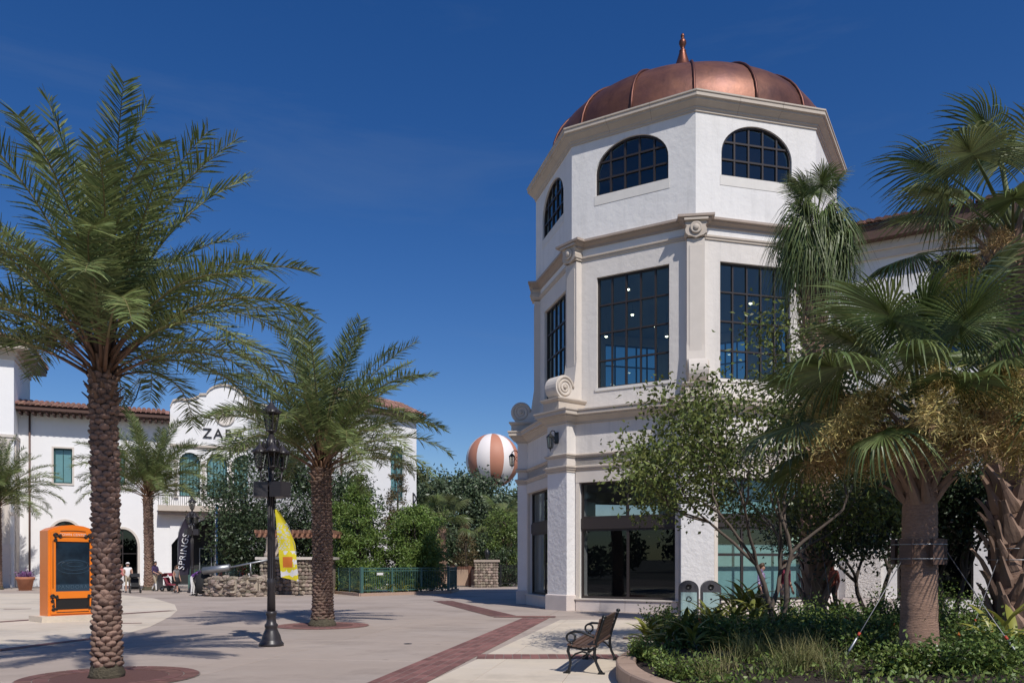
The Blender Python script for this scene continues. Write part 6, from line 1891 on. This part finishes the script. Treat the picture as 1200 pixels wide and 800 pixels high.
strap_plant('strap_leaf_plant', 'lone lime yellow strap-leaf plant among low shrubs left of the ringed trunk', soil_pt(1003, 12.6), 11, .34, .034, 'leaf_gold', 334, stem=.25)
gb = 'leafy shrubs filling the planter'
k = 0
for px, z, h, rad, kind in ((772, 15.6, .6, .4, 0), (800, 13.9, .5, .42, 0), (830, 13.4, .45, .42, 1), (862, 13.0, .45, .45, 0), (935, 15.4, .55, .55, 1), (965, 14.4, .5, .5, 0), (1005, 13.8, .5, .5, 1), (1030, 12.4, .45, .45, 0), (935, 13.0, .45, .5, 0), (975, 11.8, .42, .5, 1), (1010, 10.9, .42, .42, 0), (1150, 12.2, .5, .5, 0), (1140, 10.2, .4, .45, 1), (1190, 10.0, .4, .5, 0), (1045, 15.4, .7, .6, 0), (1120, 14.6, .7, .6, 1), (1090, 16.6, .8, .7, 0), (1160, 15.0, .8, .6, 0), (905, 12.4, .42, .45, 1), (1060, 9.4, .32, .36, 0), (1110, 9.3, .3, .4, 1), (1160, 9.2, .32, .4, 0)):
    bush('planter_shrub', ('low dark green shrub' if kind else 'low light green shrub') + (' with orange flowers, ' if k % 5 == 2 else ', ') + whereabouts(px, z), soil_pt(px, z), h, rad, 1250, 'leaf_shrub' if kind else 'leaf_cover', .06, .034, 400 + k, group=gb, flowers=8 if k % 5 == 2 else 0); k += 1
gl = 'lime mounds just inside the kerb'
for k, (px, z, h, rad) in enumerate(((748, 13.2, .26, .20), (757, 12.2, .26, .22), (770, 11.6, .24, .20), (781, 10.5, .22, .20), (748, 12.3, .20, .16), (792, 10.0, .22, .22), (826, 10.1, .22, .2))):
    bush('lime_shrub', 'small bright green mounded shrub just inside the planter kerb', soil_pt(px, z), h, rad, 700, 'leaf_cover', .045, .026, 500 + k, group=gl)
gt = 'wiry olive grass tufts in the planter'; gd = 'straw coloured grass tufts in the front of the planter'
for k in range(12):
    px = rnd.uniform(830, 960); z = rnd.uniform(10.8, 12.6)
    tuft('grass_tuft', 'wiry olive grass tuft, ' + whereabouts(px, z), soil_pt(px, z), 90, .46, 'grass_ol', 600 + k, group=gt)
for k in range(13):
    px = rnd.uniform(835, 985); z = rnd.uniform(9.3, 11.0)
    tuft('grass_tuft', ('straw coloured grass tuft, ' if k % 3 else 'short olive grass tuft, ') + whereabouts(px, z), soil_pt(px, z), 85, .46, 'grass_dry' if k % 3 else 'grass_ol', 650 + k, group=gd)
# ground cover: low leaves over the whole bed
rng = np.random.default_rng(9)
N = 30000
X = rng.uniform(1.9, 13, N); Y = rng.uniform(7.5, 20.5, N)
keep = []
def in_bed(x, y):
    c = False; q = PLN[::2]; k = len(q)
    for i in range(k):
        a, b = q[i], q[(i + 1) % k]
        if (a.y > y) != (b.y > y) and x < (b.x - a.x) * (y - a.y) / (b.y - a.y) + a.x: c = not c
    return c
nzv = np.sin(X * 2.3 + np.sin(Y * 1.7)) * np.cos(Y * 2.1 + X) > -.35
for i in range(N):
    if nzv[i] and X[i] < .68 * Y[i] + .3 and in_bed(X[i] - .3, Y[i]) and in_bed(X[i] + .3, Y[i]): keep.append(i)
P = np.array([[X[i], Y[i], soil_h(X[i], Y[i]) + abs(rng.normal(0, .07))] for i in keep]); D = rng.normal(size=P.shape) * .7 + [0, 0, .5]
o = link('ground_cover', np_mesh('ground_cover', *leaf_arrays(P, D, rng.uniform(.05, .10, len(P)), .035, rng), 'leaf_cover')); o['kind'] = 'stuff'
# bed behind the green railing
rng = np.random.default_rng(19)
k = 0
for x, y, h, rad in ((-6.6, 42.9, .75, .6), (-5.9, 43.5, .8, .6), (-5.2, 44.2, .85, .6), (-4.5, 44.9, .8, .55), (-7.8, 42.6, .8, .6), (-8.6, 43.8, .9, .7), (-9.5, 45.2, .9, .7), (-4.0, 46.2, .8, .6)):
    strap_plant('bed_plant', 'yellow green strap-leaved plant behind the green railing', (x, y, .1), 26, .62, .05, 'leaf_gold' if k % 2 else 'leaf_ginger', 700 + k, group='plants behind the green railing', stem=.3); k += 1
for x, y in ((-6.0, 44.6), (-8.2, 44.4), (-4.6, 46.6), (-9.4, 46.6)):
    bush('bed_shrub', 'dark leafy shrub behind the green railing', (x, y, .05), 1.1, .9, 1100, 'leaf_shrub', .13, .07, 720 + k, group='shrubs behind the green railing'); k += 1
# ------------------------------------------------------------------ people
def seg_dist(p, a, b):
    ab = b - a; t = max(0, min(1, (p - a).dot(ab) / max(1e-9, ab.length_squared))); return (p - (a + ab * t)).length
def person(label, loc, yaw, J, cloth, h=1.72, skin='skin', hair='hair', cap=None, longhair=False, group=None, skirt=False):
    """J overrides joints (metres for a 1.75 m figure facing -y). One skinned surface; clothing by nearest limb."""
    t = thing('person', label, 'person', loc, yaw, group=group, local=True, sc=h / 1.75)
    j = dict(pel=(0, 0, .95), sp=(0, 0, 1.12), ch=(0, .01, 1.32), nk=(0, .01, 1.48), hd=(0, -.01, 1.58), hd2=(0, -.015, 1.66), tp=(0, -.01, 1.74), ns=(0, -.115, 1.615))
    for s, n in ((-1, 'L'), (1, 'R')):
        j.update({'sh' + n: (s * .185, .01, 1.42), 'el' + n: (s * .235, .03, 1.14), 'wr' + n: (s * .245, -.06, .90), 'pm' + n: (s * .245, -.085, .83),
                  'hp' + n: (s * .095, 0, .92), 'kn' + n: (s * .11, -.02, .50), 'an' + n: (s * .115, .025, .09), 'to' + n: (s * .13, -.14, .035)})
    j.update(J)
    rad = dict(pel=.135, sp=.115, ch=.135, nk=.055, hd=.082, hd2=.095, tp=.05, ns=.022)
    for n in 'LR': rad.update({'sh' + n: .068, 'el' + n: .045, 'wr' + n: .030, 'pm' + n: .034, 'hp' + n: .10, 'kn' + n: .060, 'an' + n: .042, 'to' + n: .035})
    E = [('pel', 'sp', 'top'), ('sp', 'ch', 'top'), ('ch', 'nk', 'top'), ('nk', 'hd', 'skin'), ('hd', 'hd2', 'skin'), ('hd2', 'tp', 'skin'), ('hd', 'ns', 'skin')]
    for n in 'LR':
        E += [('ch', 'sh' + n, 'top'), ('sh' + n, 'el' + n, 'sleeve'), ('el' + n, 'wr' + n, 'skin'), ('wr' + n, 'pm' + n, 'skin'), ('pel', 'hp' + n, 'leg1'), ('hp' + n, 'kn' + n, 'leg1'), ('kn' + n, 'an' + n, 'leg2'), ('an' + n, 'to' + n, 'shoe')]
        w, p = Vector(j['wr' + n]), Vector(j['pm' + n]); d = (p - w).normalized(); s = Vector((1, 0, 0)) if abs(d.x) < .8 else Vector((0, 1, 0)); s = (s - d * s.dot(d)).normalized(); c = d.cross(s)
        for k in range(4):
            a = 'f%d%s' % (k, n); b = 'g%d%s' % (k, n); l = (.055, .068, .064, .05)[k]
            j[a] = tuple(p + c * (-.03 + .02 * k) + d * .035); j[b] = tuple(p + c * (-.034 + .0225 * k) + d * (.035 + l) + s * .012)
            rad[a] = .010; rad[b] = .008; E += [('pm' + n, a, 'skin'), (a, b, 'skin')]
        a = 'h' + n; b = 'i' + n; j[a] = tuple(p - c * .04 - d * .012); j[b] = tuple(p - c * .058 + d * .03); rad[a] = .012; rad[b] = .009; E += [('pm' + n, a, 'skin'), (a, b, 'skin')]
    names = list(j); idx = {n: i for i, n in enumerate(names)}
    me = bpy.data.meshes.new('body'); me.from_pydata([j[n] for n in names], [(idx[a], idx[b]) for a, b, _ in E], [])
    ob = bpy.data.objects.new('body', me); COL.objects.link(ob)
    md = ob.modifiers.new('s', 'SKIN'); md.use_smooth_shade = True
    sv = me.skin_vertices[0].data
    for n in names: r_ = rad[n]; sv[idx[n]].radius = (r_ * (1.25 if n in ('pel', 'sp', 'ch') else 1), r_); sv[idx[n]].use_root = (n == 'pel')
    sd = ob.modifiers.new('d', 'SUBSURF'); sd.levels = 1; sd.render_levels = 1
    bpy.context.view_layer.update()
    dg = bpy.context.evaluated_depsgraph_get()
    bm = bpy.data.meshes.new_from_object(ob.evaluated_get(dg)); bm.name = 'body'
    bpy.data.objects.remove(ob)
    mats = [cloth['top'], skin if not cloth.get('sleeve') else cloth['sleeve'], skin, cloth['leg1'], cloth['leg2'] if cloth.get('leg2') else skin, cloth.get('shoe', 'c_black')]
    key = {'top': 0, 'sleeve': 1, 'skin': 2, 'leg1': 3, 'leg2': 4, 'shoe': 5}
    bm.materials.clear()
    for q in mats: bm.materials.append(M[q])
    segs = [(Vector(j[a]), Vector(j[b]), key[c], max(rad[a], rad[b])) for a, b, c in E]
    for p in bm.polygons:
        c = Vector(p.center)
        p.material_index = min(segs, key=lambda q: seg_dist(c, q[0], q[1]) - q[3] * .5)[2]; p.use_smooth = True
    body = link('body', bm, t)
    hd2 = Vector(j['hd2']); fw = (Vector(j['ns']) - Vector(j['hd'])).normalized(); upv = (Vector(j['tp']) - Vector(j['hd'])).normalized(); rt = fw.cross(upv).normalized()
    ax = Fr((0, 0, 0), rt, -fw, upv)
    m = MB(); m.lathe([(.098, -.035), (.108, .0), (.105, .045), (.085, .08), (.045, .10), (0, .108)], hd2 + upv * .0 - fw * .018, 12, ax=ax)
    if longhair: m.tube([hd2 - fw * .06, hd2 - fw * .10 - upv * .1, hd2 - fw * .10 - upv * .24], [.09, .085, .04], 8)
    else: m.tube([hd2 - fw * .05, hd2 - fw * .065 - upv * .08], [.085, .05], 8)
    m.build('hair', hair, t)
    if cap:
        m = MB(); m.lathe([(.112, .01), (.115, .05), (.09, .095), (.045, .115), (0, .12)], hd2, 12, ax=ax)
        m.tube([hd2 + fw * .08 + upv * .02, hd2 + fw * .17 + upv * .01], [.07, .05], 8, flat=.25); m.build('cap', cap, t)
    m = MB()
    for s in (-1, 1): m.lathe([(.011, 0), (.009, .006), (0, .008)], hd2 - upv * .035 + fw * .083 + rt * s * .035, 6, ax=Fr((0, 0, 0), rt, upv, fw))
    m.build('eyes', 'black', t)
    m = MB(); q = Vector(j['hd']) - upv * .012 + fw * .078; m.tube([q - rt * .022, q + fw * .004, q + rt * .022], .007, 5); m.build('mouth', 'c_maroon', t)
    if skirt:
        m = MB(); m.lathe([(.15, 1.0), (.19, .85), (.24, .62), (.225, .62), (.14, .95)], n=16); m.build('skirt', cloth['leg1'], t)
    return t
def arms_push(z=1.02):
    return {'elL': (-.24, -.04, 1.16), 'wrL': (-.17, -.30, z + .02), 'pmL': (-.16, -.37, z), 'elR': (.24, -.04, 1.16), 'wrR': (.17, -.30, z + .02), 'pmR': (.16, -.37, z)}
STEP = {'knL': (-.1, -.14, .51), 'anL': (-.1, -.18, .09), 'toL': (-.11, -.33, .04), 'knR': (.1, .06, .50), 'anR': (.1, .30, .13), 'toR': (.11, .19, .03)}
A = math.atan2
E90 = PI / 2
# left group
person('person in white cap and white top behind the black stroller by the big trunk', (-21.9, 46.2, 0), .5, {**arms_push(), **STEP}, dict(top='c_white', leg1='c_khaki'), 1.7, cap='cap')
person('person in rust top with pale shorts next to the black stroller', (-22.75, 47.2, 0), .2, {}, dict(top='c_pink', leg1='c_white', leg2='c_white'), 1.62, hair='hair_br', longhair=True)
person('person in dark navy top pushing the maroon stroller beside the far palm', (-21.4, 48.6, 0), 1.25, {**arms_push(), **STEP}, dict(top='c_dkpurp', sleeve='c_dkpurp', leg1='c_khaki', leg2='c_white'), 1.78)
person('walking person in grey sleeveless top and dark skirt', (-18.75, 45.3, 0), 1.2, STEP, dict(top='c_grey', leg1='c_black'), 1.55, hair='hair_br', longhair=True, skirt=True)
person('person in purple shirt and white trousers bending over the fieldstone wall', (-16.5, 41.9, 0), 1.45, {'sp': (0, -.06, 1.08), 'ch': (0, -.26, 1.20), 'nk': (0, -.40, 1.26), 'hd': (0, -.49, 1.27), 'hd2': (0, -.56, 1.30), 'tp': (0, -.63, 1.33), 'ns': (0, -.535, 1.18),
        'shL': (-.185, -.33, 1.22), 'shR': (.185, -.33, 1.22), 'elL': (-.22, -.42, .98), 'elR': (.22, -.42, .98), 'wrL': (-.18, -.58, .82), 'wrR': (.18, -.58, .82), 'pmL': (-.17, -.63, .77), 'pmR': (.17, -.63, .77),
        'hpL': (-.095, .02, .90), 'hpR': (.095, .02, .90)}, dict(top='c_purple', sleeve='c_purple', leg1='c_white', leg2='c_white'), 1.7)
person('person in red shirt standing behind the far grey railing', (-17.6, 53.0, 0), .1, {'elL': (-.3, -.1, 1.16), 'wrL': (-.12, -.24, 1.12), 'pmL': (-.06, -.27, 1.14)}, dict(top='c_red', sleeve='c_red', leg1='c_navy', leg2='c_navy'), 1.72)
person('person in pink top leaning beside the slim white pole', (-18.75, 52.2, 0), -.7, {'ch': (0, -.08, 1.3), 'nk': (0, -.14, 1.45), 'hd': (0, -.18, 1.54), 'hd2': (0, -.2, 1.62), 'tp': (0, -.2, 1.70), 'ns': (0, -.29, 1.57)}, dict(top='c_pink', sleeve='c_pink', leg1='c_navy', leg2='c_navy'), 1.6)
# walkers in the shade between planter and wing
person('person with long hair in lilac patterned top walking past the teal window', (7.45, 24.2, 0), 1.0, STEP, dict(top='c_lilac', sleeve='c_lilac', leg1='c_navy', leg2='c_navy'), 1.66, hair='hair_br', longhair=True)
person('person in maroon shirt between the small tree and the shaded palm', (8.05, 23.9, 0), .6, {}, dict(top='c_maroon', sleeve='c_maroon', leg1='c_grey', leg2='c_grey'), 1.76, hair='hair_br')
person('person in rust shirt and dark cap right of the shaded palm trunk', (9.3, 23.6, 0), -1.1, STEP, dict(top='c_rust', sleeve='c_rust', leg1='c_black', leg2='c_black'), 1.74, skin='skin_dk', cap='c_black')
# strollers
def stroller(label, loc, yaw, seat):
    t = thing('stroller', label, 'stroller', loc, yaw, local=True, group='baby strollers')
    for x in (-.27, .27):
        for y, r in ((-.42, .10), (.30, .14)):
            ax = Fr((0, 0, 0), (0, 1, 0), (0, 0, 1), (1, 0, 0))
            m = MB(); m.lathe([(r * .6, -.02), (r, -.025), (r, .025), (r * .6, .02)], (x, y, r), 16, ax=ax); w = m.build('wheel', 'black', t)
            m = MB(); m.lathe([(0, .028), (r * .25, .02), (r * .6, .015), (r * .6, -.015), (0, -.028)], (x, y, r), 8, ax=ax); m.build('hub', 'galv', w)
    m = MB()
    for x in (-.25, .25):
        m.tube([(x, .55, 1.02), (x, .42, .98), (x, .1, .60), (x, -.42, .14)], .014, 6); m.tube([(x, .32, .15), (x, .15, .45), (x, -.1, .55)], .014, 6)
    m.tube([(-.25, .55, 1.02), (.25, .55, 1.02)], .018, 6); m.tube([(-.25, .30, .15), (.25, .30, .15)], .012, 6); m.build('frame', 'iron', t)
    m = MB(); side = Fr((0, 0, 0), (0, 1, 0), (0, 0, 1), (1, 0, 0))
    m.prism([(-.34, .36), (-.30, .44), (.06, .44), (.24, .84), (.30, .82), (.12, .34)], side, -.21, .21); m.build('seat', seat, t)
    m = MB(); rr = []
    for k in range(7):
        a = math.radians(20 + k * 22); rr.append([Vector((x, .12 - .36 * math.cos(a) * -1 * .9 + 0, .74 + .36 * math.sin(a))) for x in (-.24, -.22, 0, .22, .24)])
    m.rings(rr, close=False, sm=True); m.build('canopy', seat, t)
    m = MB(); m.box(Fr((0, 0, 0), (1, 0, 0)), -.2, .2, .2, .34, -.28, .10); m.build('basket', 'black', t)
stroller('black stroller with large wheels beside the big palm trunk', (-21.2, 45.6, 0), .5, 'c_black')
stroller('maroon stroller being pushed beside the far palm', (-20.4, 48.3, 0), 1.25, 'c_maroon')
t = thing('luggage_cart', 'dark rounded bag on wheels against the fieldstone wall', 'bag', (-15.75, 41.3, 0))
m = MB(); m.lathe([(.2, .1), (.36, .2), (.40, .6), (.36, 1.0), (.22, 1.18), (0, 1.22)], (-15.75, 41.4, 0), 14); m.build('bag', 'c_black', t)
m = MB(); m.tube([(-16.1, 41.3, .4), (-16.2, 41.2, .9), (-15.9, 41.2, 1.25), (-15.5, 41.25, 1.2)], .03, 6); m.build('handle', 'iron', t)
m = MB()
for x in (-16.0, -15.5): m.lathe([(0, -.03), (.1, -.03), (.1, .03), (0, .03)], (x, 41.1, .1), 12, ax=Fr((0, 0, 0), (0, 1, 0), (0, 0, 1), (1, 0, 0)))
m.build('wheels', 'black', t)
# ------------------------------------------------------------------ unseen trees added beside and behind the viewer to break up the glass reflections
rng = np.random.default_rng(77)
P = []
for k in range(64):
    a = math.radians(rng.uniform(165, 318)); d = rng.uniform(50, 72)
    x, y, h, r_ = d * math.cos(a), 8 + d * math.sin(a), rng.uniform(4, 12), rng.uniform(1.6, 4)
    q = rng.normal(size=(400, 3)); q /= np.linalg.norm(q, axis=1, keepdims=True); q *= rng.uniform(.5, 1, (400, 1))
    P.append(np.stack([x + q[:, 0] * r_, y + q[:, 1] * r_, np.maximum(.1, h * .52 + q[:, 2] * h * .48)], 1))
P = np.concatenate(P)
o = link('added_reflection_wood', np_mesh('added_reflection_wood', *leaf_arrays(P, rng.normal(size=P.shape), rng.uniform(.4, .9, len(P)), .45, rng), 'leaf_oak')); o['kind'] = 'stuff'

# ------------------------------------------------------------------ tell look-alikes with one label apart by their order from the left
_by = {}
for o in COL.objects:
    if o.parent is None and 'label' in o: _by.setdefault(o['label'], []).append(o)
_ord = ['leftmost', 'second from left', 'third from left', 'fourth from left', 'fifth from left', 'sixth from left', 'seventh from left', 'eighth from left', 'ninth from left', 'tenth from left']
for lab, os_ in _by.items():
    if len(os_) < 2 or len(os_) > 10: continue
    os_.sort(key=lambda q: q.location.x / max(.1, q.location.y))
    for k, q in enumerate(os_):
        nm = lab + ', ' + _ord[k]
        if len(nm.split()) <= 16: q['label'] = nm
